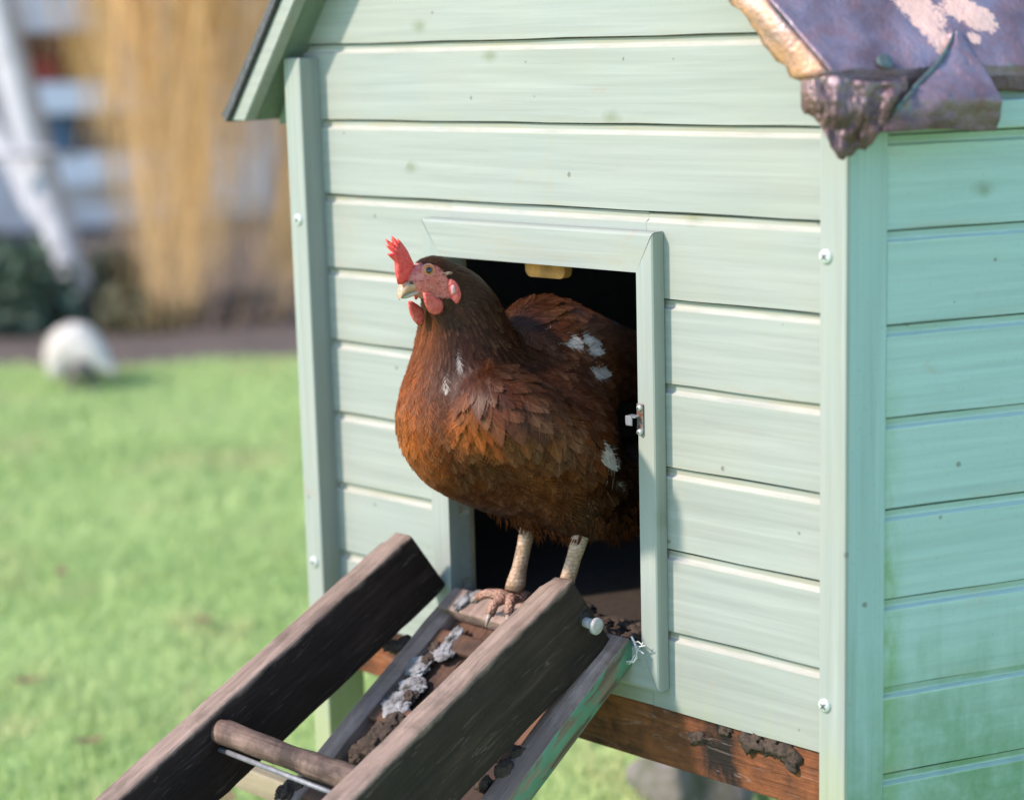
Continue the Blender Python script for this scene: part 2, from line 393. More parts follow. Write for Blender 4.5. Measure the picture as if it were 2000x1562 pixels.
# ------------------------------------------------------------------ chicken coop
coop = root('chicken_coop', (-.40, .30, GZ), 'mint green wooden chicken coop with open pop door and copper roof sheet', 'chicken coop')
PITCH = .09
XL, XR = -.774, -.016                     # boards run between the corner posts
DX0, DX1, DZ0, DZ1 = -.552, -.256, -.655, -.243   # pop door opening
APEX = (-.476, .415)
def roof_l(z): return -.856 + (z + .09) / 1.33     # underside of the left roof slope at the front
def roof_r(z): return -.019 - (z + .047) / .96
PROFILE = [(.0, .0), (.0, PITCH - .0118), (.0046, PITCH - .0092), (.0046, PITCH - .0022), (.0115, PITCH - .0020), (.0115, PITCH + .0015), (.016, PITCH + .0015), (.016, .0)]   # (depth, height)
def board(x0, x1, z, x0t=None, x1t=None, name='board', m=None, M=None, clip=None):
    """a tongue-and-groove board: flat face, bevelled shoulder and a recessed tongue under the next board"""
    x0t = x0 if x0t is None else x0t; x1t = x1 if x1t is None else x1t
    dy = random.uniform(-.0006, .0006); dz = random.uniform(-.0006, .0006)
    xs = [(0, ), (1, )]
    n = len(PROFILE); V = []
    segs = max(1, int((x1 - x0) / .06))
    xm = (x0 + x1) / 2
    for k in range(segs + 1):
        t = k / segs
        for (d, h) in PROFILE:
            if clip: h = min(max(h, clip[0]), clip[1])
            hh = min(h / PITCH, 1.0)
            a = x0 + (x0t - x0) * hh; b = x1 + (x1t - x1) * hh
            X = a + (b - a) * t
            wob = .0005 * math.sin(X * 31 + z * 170) if h in (0.0, PITCH - .0118) else 0
            V.append((X - xm, d + dy, h + dz + wob))
    Fc = []
    for k in range(segs):
        for i in range(n):
            j = (i + 1) % n
            Fc.append((k * n + i, k * n + j, (k + 1) * n + j, (k + 1) * n + i))
    Fc.append(tuple(range(n))[::-1]); Fc.append(tuple(segs * n + i for i in range(n)))
    me = mesh(name, V, Fc)
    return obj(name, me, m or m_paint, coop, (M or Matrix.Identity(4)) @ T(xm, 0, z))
for k in range(-1, 14):
    z0 = -.72 + PITCH * (k + 1) - .0
    z1 = z0 + PITCH
    a0, b0 = XL, XR; a1, b1 = XL, XR
    if z1 > -.05: a0, a1 = roof_l(z0) - .02 if z0 > -.04 else XL, roof_l(z1) - .02
    if z1 > -.047: b0, b1 = min(XR, roof_r(z0) + .02), min(XR, roof_r(z1) + .02)
    if a1 >= b1 - .03: break
    if z0 < DZ1 - .02 and z1 > DZ0 + .02:
        board(a0, DX0, z0); board(DX1, b0, z0)
        if z1 > DZ1 + .01: board(DX0 + .0004, DX1 - .0004, z0, clip=(DZ1 - z0, 1.0))
        if z0 < DZ0 - .01: board(DX0 + .0004, DX1 - .0004, z0, clip=(0.0, DZ0 - z0))
    else:
        board(a0, b0, z0, a1, b1)
# packing strips that back the boards beside the opening
for (x0, x1, z0, z1) in ((DX0, DX1, DZ1, DZ1 + .024), (DX0, DX1, DZ0 - .025, DZ0)):
    box('backing_strip', x1 - x0 + .05, .016, z1 - z0, m_inside, coop, T((x0 + x1) / 2, .0245, (z0 + z1) / 2))
# left jamb / right jamb linings of the opening
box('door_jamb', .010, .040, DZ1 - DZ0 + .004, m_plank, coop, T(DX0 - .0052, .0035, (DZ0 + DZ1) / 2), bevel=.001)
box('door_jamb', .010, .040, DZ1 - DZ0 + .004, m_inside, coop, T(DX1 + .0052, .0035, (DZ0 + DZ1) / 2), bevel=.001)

# casing round the opening, four mitred pieces with a rounded outer edge
def casing(p_in0, p_in1, p_out1, p_out0, m, axis):
    y0, y1, r = -.0185, -.0012, .0045
    q = [np.array(p, float) for p in (p_in0, p_in1, p_out1, p_out0)]
    cen = sum(q) / 4
    def ring(t, y):   # t: how far the outer edge is drawn in
        o1 = q[2] + (q[1] - q[2]) / np.linalg.norm(q[1] - q[2]) * t; o0 = q[3] + (q[0] - q[3]) / np.linalg.norm(q[0] - q[3]) * t
        i1 = q[1]; i0 = q[0]
        return [(i0[0] - cen[0], y, i0[1] - cen[1]), (i1[0] - cen[0], y, i1[1] - cen[1]), (o1[0] - cen[0], y, o1[1] - cen[1]), (o0[0] - cen[0], y, o0[1] - cen[1])]
    V = ring(0, y1) + ring(0, y0 + r) + ring(r * .3, y0 + r * .3) + ring(r, y0)
    Fc = []
    for k in range(3):
        for i in range(4):
            j = (i + 1) % 4; Fc.append((k * 4 + i, k * 4 + j, (k + 1) * 4 + j, (k + 1) * 4 + i))
    Fc.append((12, 13, 14, 15)); Fc.append((3, 2, 1, 0))
    me = mesh('door_casing', V, Fc); bm = bmesh.new(); bm.from_mesh(me); bmesh.ops.recalc_face_normals(bm, faces=bm.faces); bm.to_mesh(me); bm.free()
    return obj('door_casing', me, m, coop, T(cen[0], 0, cen[1]))
OI = (DX0, DX1, DZ0 + .004, DZ1); OO = (-.583, -.233, -.697, -.2005)
gp = .0008
cas_top = casing((OI[0], OI[3]), (OI[1], OI[3]), (OO[1] - gp, OO[3]), (OO[0] + gp, OO[3]), m_paint, 0)
cas_bot = casing((OI[1], OI[2]), (OI[0], OI[2]), (OO[0] + gp, OO[2]), (OO[1] - gp, OO[2]), m_paint, 0)
cas_l = casing((OI[0], OI[2]), (OI[0], OI[3]), (OO[0], OO[3] - gp), (OO[0], OO[2] + gp), m_paint_v, 2)
cas_r = casing((OI[1], OI[3]), (OI[1], OI[2]), (OO[1], OO[2] + gp), (OO[1], OO[3] - gp), m_paint_v, 2)

def screw(x, y, z, parent, r=.0072):
    bm = bmesh.new()
    prof = [(0, -.0035), (.35, -.0034), (.75, -.0026), (1, -.001), (1, .001)]
    rings = []
    for pr, py in prof[1:]:
        rings.append([bm.verts.new((pr * r * math.cos(a), py, pr * r * math.sin(a))) for a in np.linspace(0, 2 * math.pi, 15)[:-1]])
    c = bm.verts.new((0, prof[0][1], 0))
    for i in range(14): bm.faces.new((c, rings[0][i], rings[0][(i + 1) % 14]))
    for a, b in zip(rings, rings[1:]):
        for i in range(14): bm.faces.new((a[i], b[i], b[(i + 1) % 14], a[(i + 1) % 14]))
    bmesh.ops.recalc_face_normals(bm, faces=bm.faces)
    o = obj('screw', from_bm('screw', bm, True), m_screw, parent, T(x, y, z))
    V, Fc = merge([((lambda b: ([v.co.copy() for v in b.verts], [[v.index for v in f.verts] for f in b.faces]))(bb)) for bb in
                   [(lambda b: (b.verts.index_update(), b)[1])(box_bm(r * .95, .0012, r * .2)), (lambda b: (b.verts.index_update(), b)[1])(box_bm(r * .2, .0011, r * .95))]])
    obj('cross_slot', mesh('cross_slot', V, Fc), m_screw_slot, o, T(x, y - .0034, z) @ Matrix.Rotation(random.uniform(0, 1), 4, 'Y'))
    return o

# corner posts that run on down as legs
post_l = box('corner_post', .031, .062, 1.15 - .016, m_paint_v, coop, T(-.7895, .001, (-.016 + GZ) / 2), bevel=.003)
post_r = box('corner_post', .031, .050, 1.15 - .035, m_paint_v, coop, T(-.0005, -.005, (-.035 + GZ) / 2), bevel=.0025)
for (x, z, p) in ((-.789, -.211, post_l), (-.789, -.643, post_l), (-.0085, -.211, post_r), (-.0085, -.656, post_r)):
    screw(x, -.0302, z, p)

# side wall, set at an angle to the front
ANG = math.radians(66); E3 = np.array([math.cos(ANG), math.sin(ANG), 0]); N3 = np.array([math.sin(ANG), -math.cos(ANG), 0])
S0 = np.array([.0152, -.0285, 0])
SM = T(S0[0], S0[1], 0) @ Matrix.Rotation(ANG, 4, 'Z')
def side(s, off=0.0, z=0.0): return S0 + E3 * s + N3 * off + np.array([0, 0, z])
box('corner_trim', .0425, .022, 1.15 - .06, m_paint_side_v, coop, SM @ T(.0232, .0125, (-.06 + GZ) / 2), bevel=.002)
SL = .80
for k in range(9):
    z0 = -.8215 + PITCH * 1.006 * k
    n0 = .0450
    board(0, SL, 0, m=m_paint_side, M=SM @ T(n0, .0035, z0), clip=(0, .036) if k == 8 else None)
# the remaining walls, floor and rear legs, so that the house is closed
BK = side(SL + .045)
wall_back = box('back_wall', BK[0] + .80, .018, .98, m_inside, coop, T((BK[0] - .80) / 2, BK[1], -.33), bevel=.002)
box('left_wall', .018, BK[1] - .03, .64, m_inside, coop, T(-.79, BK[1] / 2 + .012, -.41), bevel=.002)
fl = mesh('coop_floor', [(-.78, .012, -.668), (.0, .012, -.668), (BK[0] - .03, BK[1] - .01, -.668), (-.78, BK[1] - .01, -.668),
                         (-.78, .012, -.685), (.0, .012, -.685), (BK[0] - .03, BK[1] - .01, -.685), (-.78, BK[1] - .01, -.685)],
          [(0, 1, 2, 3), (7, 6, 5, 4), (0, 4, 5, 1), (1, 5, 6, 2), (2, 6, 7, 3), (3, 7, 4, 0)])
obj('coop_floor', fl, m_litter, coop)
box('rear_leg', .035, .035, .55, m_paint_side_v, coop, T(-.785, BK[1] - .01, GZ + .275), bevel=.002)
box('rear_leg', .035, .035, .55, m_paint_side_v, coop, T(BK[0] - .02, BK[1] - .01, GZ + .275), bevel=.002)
# sill behind the ramp and the bare orange bearer under the front
box('door_sill', DX1 - DX0 + .002, .055, .024, m_clod, coop, T((DX0 + DX1) / 2, .024, -.662), bevel=.004, cuts=12, jitter=.0022)
box('floor_bearer', .757, .034, .066, m_beam, coop, T(-.395, .0215, -.7545), bevel=.002, cuts=10, jitter=.0006)
for (px, py, r, sd) in ((1470, 1447, .013, 3), (1500, 1455, .010, 4), (1530, 1470, .012, 5), (1548, 1490, .009, 6), (1416, 1425, .007, 8), (1360, 1440, .008, 9)):
    P = at(px, py, Y=.004)
    obj('mud_clump', blob_mesh('mud_clump', (r * 1.2, r * .5, r * .9), sd, .75, 2.4, 3), m_clod, coop, T(*P))

for i in range(16):
    r = random.uniform(.005, .011)
    obj('mud_clump', blob_mesh('mud_clump', (r * 1.3, r, r * .6), 40 + i, .6, 2.4, 3), m_clod, coop, T(random.uniform(-.40, -.262), random.uniform(-.004, .050), -.6475 + random.uniform(-.002, .002)))
# latch keeper on the right casing
lp = at(1247, 818, Y=-.0195)
lk = box('latch_keeper', .0085, .0018, .033, m_rust, cas_r, T(lp[0] + .0028, -.0198, lp[2]), bevel=.0006)
box('keeper_lip', .013, .0105, .0016, m_steel, lk, T(lp[0] - .0035, -.0235, lp[2] + .0032), bevel=.0005)
box('keeper_lip', .0016, .0105, .0085, m_steel, lk, T(lp[0] - .0098, -.0235, lp[2] - .0005), bevel=.0005)
box('keeper_lip', .0085, .0016, .0105, m_steel, lk, T(lp[0] - .0052, -.0285, lp[2] - .001), bevel=.0005)
screw(lp[0] + .0028, -.0205, lp[2] + .0125, lk, .003); screw(lp[0] + .0028, -.0205, lp[2] - .0135, lk, .0034)
# wooden toggle that hangs inside the top of the opening
def rounded_plate(lx, lz, ly, r, n=5):
    pts = []
    for cx, cz, a0 in ((lx / 2 - r, lz / 2 - r, 0), (-lx / 2 + r, lz / 2 - r, 90), (-lx / 2 + r, -lz / 2 + r, 180), (lx / 2 - r, -lz / 2 + r, 270)):
        for k in range(n): a = math.radians(a0 + 90 * k / (n - 1)); pts.append((cx + r * math.cos(a), cz + r * math.sin(a)))
    m_ = len(pts)
    V = [(x, -ly / 2, z) for x, z in pts] + [(x, ly / 2, z) for x, z in pts]
    Fc = [tuple(range(m_)), tuple(range(2 * m_ - 1, m_ - 1, -1))] + [((i + 1) % m_, i, m_ + i, m_ + (i + 1) % m_) for i in range(m_)]
    me = mesh('door_toggle', V, Fc); bm = bmesh.new(); bm.from_mesh(me); bmesh.ops.recalc_face_normals(bm, faces=bm.faces); bm.to_mesh(me); bm.free(); return me
tp = at(1071, 524, Y=.012)
obj('door_toggle', rounded_plate(.060, .024, .012, .0085), m_orangewood, coop, T(tp[0], .012, tp[2] + .002))

# ------------------------------------------------------------------ roof
# left slope: bargeboard, dark underside boards and felt
def prism(name, quad, y0, y1, m, parent, bev=0.0):
    """an XZ outline carried from y0 to y1"""
    cen = np.mean(quad, 0); n = len(quad)
    V = [(x - cen[0], y0, z - cen[1]) for x, z in quad] + [(x - cen[0], y1, z - cen[1]) for x, z in quad]
    Fc = [tuple(range(n)), tuple(range(2 * n - 1, n - 1, -1))] + [((i + 1) % n, i, n + i, n + (i + 1) % n) for i in range(n)]
    me = mesh(name, V, Fc); bm = bmesh.new(); bm.from_mesh(me); bmesh.ops.recalc_face_normals(bm, faces=bm.faces)
    if bev: bmesh.ops.bevel(bm, geom=bm.edges[:], offset=bev, segments=2, affect='EDGES', clamp_overlap=True)
    bm.to_mesh(me); bm.free()
    return obj(name, me, m, parent, T(cen[0], 0, cen[1]))
ul = np.array([1 / 1.33, 1.0]); ul /= np.linalg.norm(ul); nl = np.array([-ul[1], ul[0]])
e0 = np.array([-.857, -.0905]); LEN = (APEX[1] + .0905) / ul[1]
cut = lambda t: e0 + nl * t + ul * (-(nl[1] * t) / ul[1])       # the eave is sawn level
prism('bargeboard', [cut(0), e0 + ul * LEN, e0 + ul * LEN + nl * .0215, cut(.0215)], -.052, -.034, m_paint, coop, .0012)
prism('roof_board', [cut(.003), e0 + ul * LEN + nl * .003, e0 + ul * LEN + nl * .0205, cut(.0205)], -.0335, .82, m_soffit, coop)
fe = [cut(.0225), e0 + ul * (LEN + .01) + nl * .0225, e0 + ul * (LEN + .01) + nl * .0275, cut(.0275) - ul * .010, cut(.0345) - ul * .004 - np.array([.002, 0])]
fe = [e0 + nl * .0222 + ul * .004, e0 + ul * (LEN + .01) + nl * .0222, e0 + ul * (LEN + .01) + nl * .0285, e0 + nl * .034 - ul * .002, e0 + nl * .036 - ul * .018, e0 + nl * .023 - ul * .020]
m_felt = plain('roof_felt', (.035, .036, .042), .6, c2=(.09, .085, .085), scale=220, bump=.6)
prism('roof_felt', fe, -.058, .83, m_felt, coop, .0008)
prism('wall_plate', [(-.852, -.0965), (-.807, -.0965), (-.807, -.062), (-.835, -.062)], -.004, .80, m_soffit, coop, .001)

# right slope under its copper sheet
ur = np.array([-1.0, 0, 1.0]) / math.sqrt(2)
P0 = np.array([.0150, -.0560, -.0405])
RN = np.cross(E3, ur); RN /= np.linalg.norm(RN)
if RN[2] < 0: RN = -RN
def rp(s, t, h=0.0): return P0 + E3 * s + ur * t + RN * h
def slab(name, s0, s1, t0, t1, h0, h1, m):
    V = [rp(s, t, h) for h in (h0, h1) for s, t in ((s0, t0), (s1, t0), (s1, t1), (s0, t1))]
    me = mesh(name, V, [(0, 1, 2, 3), (7, 6, 5, 4), (0, 4, 5, 1), (1, 5, 6, 2), (2, 6, 7, 3), (3, 7, 4, 0)])
    bm = bmesh.new(); bm.from_mesh(me); bmesh.ops.recalc_face_normals(bm, faces=bm.faces); bm.to_mesh(me); bm.free()
    return obj(name, me, m, coop)
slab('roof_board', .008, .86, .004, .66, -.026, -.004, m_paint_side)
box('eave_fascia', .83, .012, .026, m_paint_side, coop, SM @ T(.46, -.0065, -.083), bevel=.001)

def grid(name, P, attrs, thick=.0014, sm=True, noise_amp=0.0, nseed=0, m=None, parent=None):
    """P: rows x cols x 3 control net, refined, crumpled and given thickness"""
    P = np.asarray(P, float); nr, nc = P.shape[:2]
    V = P.reshape(-1, 3)
    Fc = [(r * nc + c, r * nc + c + 1, (r + 1) * nc + c + 1, (r + 1) * nc + c) for r in range(nr - 1) for c in range(nc - 1)]
    me = mesh(name, V, Fc, smooth=sm)
    for k, a in attrs.items():
        at_ = me.attributes.new(k, 'FLOAT', 'POINT'); at_.data.foreach_set('value', np.asarray(a, float).reshape(-1))
    o = obj(name, me, m or m_copper, parent)
    md = o.modifiers.new('thickness', 'SOLIDIFY'); md.thickness = thick; md.offset = 0
    return o
def refine(P, k):
    """Catmull-Rom refinement of a control net by k in both directions"""
    def cr(A, k):
        A = np.concatenate([2 * A[:1] - A[1:2], A, 2 * A[-1:] - A[-2:-1]], 0); out = []
        for i in range(1, len(A) - 2):
            for j in range(k):
                t = j / k
                out.append(.5 * (2 * A[i] + (A[i + 1] - A[i - 1]) * t + (2 * A[i - 1] - 5 * A[i] + 4 * A[i + 1] - A[i + 2]) * t * t + (3 * A[i] - A[i - 1] - 3 * A[i + 1] + A[i + 2]) * t ** 3))
        out.append(A[-2]); return np.array(out)
    P = cr(np.asarray(P, float), k); return np.transpose(cr(np.transpose(P, (1, 0, 2)), k), (1, 0, 2))
def crumple(P, amp, freq, n, seed):
    d = vnoise(P * freq, seed) + .55 * vnoise(P * freq * 2.1 + 9, seed + 1) + .3 * vnoise(P * freq * 4.3 + 4, seed + 2)
    return P + d[..., None] * amp * np.asarray(n)

# the sheet: one net that comes down the slope, turns over the eave and hangs as a lip
S = np.concatenate([np.linspace(0, .30, 61), np.linspace(.32, .86, 28)])
rows = []; lip = []
for t in np.concatenate([np.linspace(.64, .20, 34), np.linspace(.195, .004, 40)]):
    rows.append([rp(s, t, .0015) for s in S]); lip.append(0)
for q in np.linspace(0, 1, 4): rows.append([rp(s, .0035 - .003 * q, .0013 - .0035 * q) - np.array([0, 0, .003 * q]) for s in S]); lip.append(.5)
for q in np.linspace(.15, 1, 5): rows.append([rp(s, .0, -.002) - np.array([0, 0, .003 + .017 * q]) - N3 * .001 * q for s in S]); lip.append(1.0)
P = np.array(rows); P = crumple(P, .0022, 20, RN, 3); P = P + ((np.abs(vnoise(P * 17 + 3.1, 91)) - .3)[..., None] * -.0036 + (np.abs(vnoise(P * 46 + 1.1, 92)) - .3)[..., None] * -.0012) * RN
tt = np.array(lip)[:, None] * np.ones((1, len(S)))
pink_glare = np.full(P.shape[:2], -1.0)
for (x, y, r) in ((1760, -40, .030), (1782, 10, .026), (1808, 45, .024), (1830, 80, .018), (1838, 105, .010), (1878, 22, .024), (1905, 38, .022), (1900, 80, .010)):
    pink_glare = np.maximum(pink_glare, 1 - np.linalg.norm(P - on_plane(x, y, P0, RN), axis=-1) / r)
sheet = grid('copper_sheet', P, dict(pink_glare=np.clip(pink_glare + .25, -.4, .8), brown=tt), parent=coop)

# the sheet's edge dressed down over the front of the slope
rk = []
for w in np.linspace(0, 1, 9):
    row = []
    for q in np.linspace(0, 1, 60):
        up_ = np.array([.0150, -.0575, -.0405]) + ur * q * .64
        lo = np.array([-.0195, -.0610, -.0475]) + np.array([-.72, 0, .694]) * q * .62
        bulge = math.sin(w * math.pi) * .0035
        p = up_ + (lo - up_) * w + np.array([0, -bulge, 0])
        if w > .8: p = p + np.array([-1, 0, -1]) * .004 * vnoise(np.array([[q * 60, 3.3, 1.0]]), 5)[0] * (w - .8) / .2
        row.append(p)
    rk.append(row)
rk = crumple(np.array(rk), .0028, 48, (0, -1, 0), 6)
w9 = np.linspace(0, 1, 9)[:, None] * np.ones((1, 60))
grid('dressed_edge', rk, dict(sun_gold=np.clip(.55 + .6 * w9, 0, 1)), parent=sheet)

# crumpled corner where the sheet was folded round the eave
def front(px, py, y): return at(px, py, Y=y)
def sidep(px, py, off): return on_plane(px, py, side(0, off), N3)
colsn = [(1566, 157, 188, 214, lambda x, y, k: front(x, y, -.064 - .004 * k)),
         (1590, 158, 195, 226, lambda x, y, k: front(x, y, -.070 - .005 * (k == 1))),
         (1612, 150, 200, 262, lambda x, y, k: front(x, y, -.066 - .004 * k)),
         (1634, 150, 215, 296, lambda x, y, k: front(x, y, -.064 - .006 * (k == 1))),
         (1658, 156, 225, 309, lambda x, y, k: front(x, y, -.058 - .005 * (k == 1))),
         (1688, 160, 220, 288, lambda x, y, k: sidep(x, y, .034 + .008 * (k == 1))),
         (1718, 163, 212, 262, lambda x, y, k: sidep(x, y, .036 + .004 * k)),
         (1745, 160, 195, 226, lambda x, y, k: sidep(x, y, .040 + .006 * (k == 1))),
         (1772, 150, 172, 192, lambda x, y, k: sidep(x, y, .037))]
net = np.array([[fn(x + (dx_ if k else 0), y, k) for (x, *ys, fn) in colsn for y, dx_ in ((ys[k], 0),)] for k in range(3)])
net = refine(net, 14)
rid = np.abs(vnoise(net * 30 + 2.2, 71)) + .55 * np.abs(vnoise(net * 64 + 8, 72)) + .3 * np.abs(vnoise(net * 140 + 5, 73))       # sharp creases
net = net + (rid - .5)[..., None] * .0115 * np.array([.5, -.85, .1]); net = crumple(net, .0010, 150, (.5, -.85, .1), 15)
rag = vnoise(net * 75 + 3, 77) * .0045 + vnoise(net * 200 + 3, 78) * .0025
net[..., 2] += rag * np.clip(np.linspace(-2.2, 1, net.shape[0]), 0, 1)[:, None]
hh = np.linspace(0, 1, net.shape[0])[:, None] * np.ones((1, net.shape[1]))
gg = np.ones((net.shape[0], 1)) * np.clip(1.3 - np.linspace(0, 1, net.shape[1])[None] * 3.2, 0, 1) * .6
grid('crumpled_corner', net, dict(brown=np.clip(.35 + hh * 1.0, 0, 1), sun_gold=gg), parent=sheet)

# folded flap beside it
lft = [(1866, 58), (1846, 100), (1812, 146), (1778, 186), (1752, 214), (1722, 258)]
rgt = [(1870, 60), (1900, 108), (1930, 150), (1952, 190), (1953, 220), (1946, 256)]
net = []
for i, (a, b) in enumerate(zip(lft, rgt)):
    row = []
    for u in np.linspace(0, 1, 6):
        x = a[0] + (b[0] - a[0]) * u; y = a[1] + (b[1] - a[1]) * u
        if i < 3: row.append(on_plane(x, y, rp(0, 0, .006 + .004 * math.sin(u * math.pi)), RN))
        elif i == 3: row.append(sidep(x, y, .044 + .008 * math.sin(u * math.pi)))
        else: row.append(sidep(x, y - (4 if i == 5 and .2 < u < .8 else 0), .046 + .007 * math.sin(u * math.pi * 1.4)))
    net.append(row)
net = refine(net, 10); net = crumple(net, .0018, 50, N3, 21); net = net + ((np.abs(vnoise(net * 38 + 1.7, 81)) - .3) * .004 + (np.abs(vnoise(net * 90 + 1.7, 82)) - .3) * .0018)[..., None] * N3
hh = np.clip(np.linspace(-.9, 1.1, net.shape[0]), 0, 1)[:, None] * np.ones((1, net.shape[1]))
flap = grid('folded_flap', net, dict(brown=hh), thick=.002, parent=sheet)
seam = [on_plane(x, y, rp(0, 0, .009), RN) if y < 170 else sidep(x, y, .048) for x, y in ((1867, 58), (1856, 84), (1846, 103), (1830, 126), (1811, 147), (1790, 168), (1776, 187), (1756, 207), (1748, 222))]
V, Fc = tube(seam, [.0012, .0020, .0024, .0026, .0026, .0026, .0026, .0026, .0012], 6)
obj('folded_seam', mesh('folded_seam', V, Fc, True), m_patina, sheet)
V, Fc = tube([on_plane(1859, 62, rp(0, 0, .004), RN), on_plane(1858, 80, rp(0, 0, .005), RN)], [.0045, .0035], 8)
obj('folded_tip', mesh('folded_tip', V, Fc, True), m_copper, sheet)
rv = on_plane(1726, 124, rp(0, 0, .003), RN)
bm = bmesh.new(); bmesh.ops.create_cone(bm, cap_ends=True, segments=18, radius1=.0085, radius2=.0078, depth=.0022)
bmesh.ops.bevel(bm, geom=[e for e in bm.edges], offset=.0005, segments=1, affect='EDGES')
obj('clout_nail', from_bm('clout_nail', bm, True), m_patina, sheet, T(*(rv + RN * .003)) @ Vector(RN + N3 * .25).to_track_quat('Z', 'Y').to_matrix().to_4x4())

# ------------------------------------------------------------------ ladder
ladder = root('ladder', (-.43, -.75, GZ), 'short dark timber ladder with one round rung leaning up to the pop door', 'ladder')
LA = math.radians(24.8)
def rail(xr, ytop, ztop, w, d, seed, m, L=1.02):
    # local x runs up the rail; the top right corner sits at (xr, ytop, ztop)
    dirv = Vector((0, math.cos(LA), math.sin(LA))); nrm = Vector((0, -math.sin(LA), math.cos(LA)))
    bm = box_bm(L, w, d, bevel=.0055, segs=3, cuts=70)
    # saw cut of the top end leans back a little, and the end grain is broken
    for v in bm.verts:
        if v.co.x > L / 2 - .02: v.co.x += (-v.co.z) * .20 
    Pn = np.array([v.co for v in bm.verts])
    for k in range(3):
        dd = vnoise(Pn * 30 + k * 13, seed + k) * .0007 + vnoise(Pn * np.array([60, 160, 160]) + k * 5, seed + 3 + k) * .0008 + (np.abs(vnoise(Pn * 95 + k, seed + 7)) * -.004 * np.sign(Pn[:, k]) * (Pn[:, 0] > L / 2 - .03))
        for v, q in zip(bm.verts, dd): v.co[k] += q
    me = from_bm('rail', bm, True); me.materials.append(m)
    M = Matrix(((0, -1, 0, 0), (dirv.y, 0, nrm.y, 0), (dirv.z, 0, nrm.z, 0), (0, 0, 0, 1)))   # columns: along, across(-X), up
    M = Matrix(((0, -1, 0, 0), (dirv.y, 0, nrm.y, 0), (dirv.z, 0, nrm.z, 0), (0, 0, 0, 1)))
    cen = Vector((xr - w / 2, ytop, ztop)) - dirv * (L / 2) - nrm * (d / 2) + dirv * .010
    return obj('rail', me, None, ladder, T(*cen) @ M)
rail_r = rail(-.290, -.086, -.5635, .034, .103, 3, m_rail_b)
rail_l = rail(-.555, -.074, -.560, .032, .092, 31, m_rail)
def rung(y, z, r=.0130):
    pts = [(-.556 + (.234) * t, y, z + .0004 * math.sin(t * 9)) for t in np.linspace(0, 1, 26)]
    V, Fc = tube([(p[0], p[1], p[2]) for p in pts], [r * (1 + .03 * math.sin(t * 8 + 1) + .03 * math.sin(t * 23)) for t in np.linspace(0, 1, 26)], 20)
    nz = vnoise(np.array([list(v) for v in V]) * np.array([40, 190, 190]), 5); V = [np.array(v) + (np.array(v) - np.array([v[0], y, z])) / r * q * .0011 for v, q in zip(V, nz)]
    cen = np.mean(np.array(V), 0)
    return obj('rung', mesh('rung', [np.array(v) - cen for v in V], Fc, True), m_rung, ladder, T(*cen))
rung(-.362, -.7185); rung(-.362 - .907 * .27, -.7185 - .42 * .27)
V, Fc = tube([(-.556, -.364, -.7385), (-.44, -.3665, -.7375), (-.323, -.369, -.7365)], .0030, 8)
obj('tie_rod', mesh('tie_rod', V, Fc, True), m_steel, ladder)
# bolt through the head of the right rail
bp = at(1143, 1213, X=-.2895)
V, Fc = tube([bp + np.array([-.004, 0, 0]), bp + np.array([.0135, -.001, -.0015])], [.0056, .0058], 14)
bolt = obj('bolt', mesh('bolt', V, Fc, True), m_boltmetal, ladder)
V, Fc = tube([bp + np.array([.0130, -.001, -.0015]), bp + np.array([.0150, -.001, -.0017]), bp + np.array([.0185, -.0012, -.0019]), bp + np.array([.0200, -.0012, -.002])], [.0062, .0094, .0094, .0070], 14)
obj('bolt_head', mesh('bolt_head', V, Fc, True), m_boltmetal, bolt)
V, Fc = tube([bp + np.array([-.003, .001, .002]), bp + np.array([.0008, .0008, .0018])], [.0095, .0088], 9)
obj('bolt_hole', mesh('bolt_hole', V, Fc, True), m_dark, ladder)

# ------------------------------------------------------------------ ramp under the ladder
RA = math.radians(33)
ramp = root('ramp', (-.41, -.55, GZ), 'soiled wooden ramp with flaking green edge under the ladder', 'ramp')
dirv = Vector((0, -math.cos(RA), -math.sin(RA))); nrm = Vector((0, -math.sin(RA), math.cos(RA)))
H0 = Vector((0, -.0215, -.6440))
RMX = Matrix(((0, 1, 0, 0), (dirv.y, 0, nrm.y, 0), (dirv.z, 0, nrm.z, 0), (0, 0, 0, 1)))     # local x down the ramp, y across (+X), z out of it
def on_ramp(x, s, h=0.0): return Vector((x, 0, 0)) + H0 + dirv * s + nrm * h
def ramp_part(name, x0, x1, s0, s1, h0, h1, m, seed, bevel=.002, jit=.0007, side_m=None, cuts=24):
    bm = box_bm(s1 - s0, x1 - x0, h1 - h0, bevel=bevel, segs=2, cuts=cuts, jitter=jit, seed=seed)
    for f in bm.faces: f.material_index = 1 if (side_m is not None and f.normal.y > .7) else 0
    me = from_bm(name, bm, True); me.materials.append(m)
    if side_m is not None: me.materials.append(side_m)
    c = on_ramp((x0 + x1) / 2, (s0 + s1) / 2, (h0 + h1) / 2)
    return obj(name, me, None, ramp, T(*c) @ RMX)
LR = .88
ramp_part('stile', -.552, -.524, .012, LR, -.020, .004, m_ramp, 1)
ramp_part('stile', -.302, -.270, .000, LR, -.026, .004, m_ramp, 2, side_m=m_flaky)
k = 0; x = -.5235
while x < -.303:
    w = min(.055, -.3025 - x)
    ramp_part('ramp_board', x, x + w - .0015, .014, LR, -.020, -.0075 + .0008 * (k % 2), m_ramp_dark, 10 + k, bevel=.0015); x += w; k += 1
for q, (s0, w) in enumerate(((-.004, .034), (.050, .026), (.165, .024), (.285, .024), (.405, .024), (.52, .024), (.64, .024))):
    ramp_part('cleat', -.540 if q == 0 else -.523, -.303, s0, s0 + w, -.006, .014 if q == 0 else .004, m_ramp if q == 0 else m_ramp_dark, 30 + q, bevel=.003, jit=.0012, cuts=6)
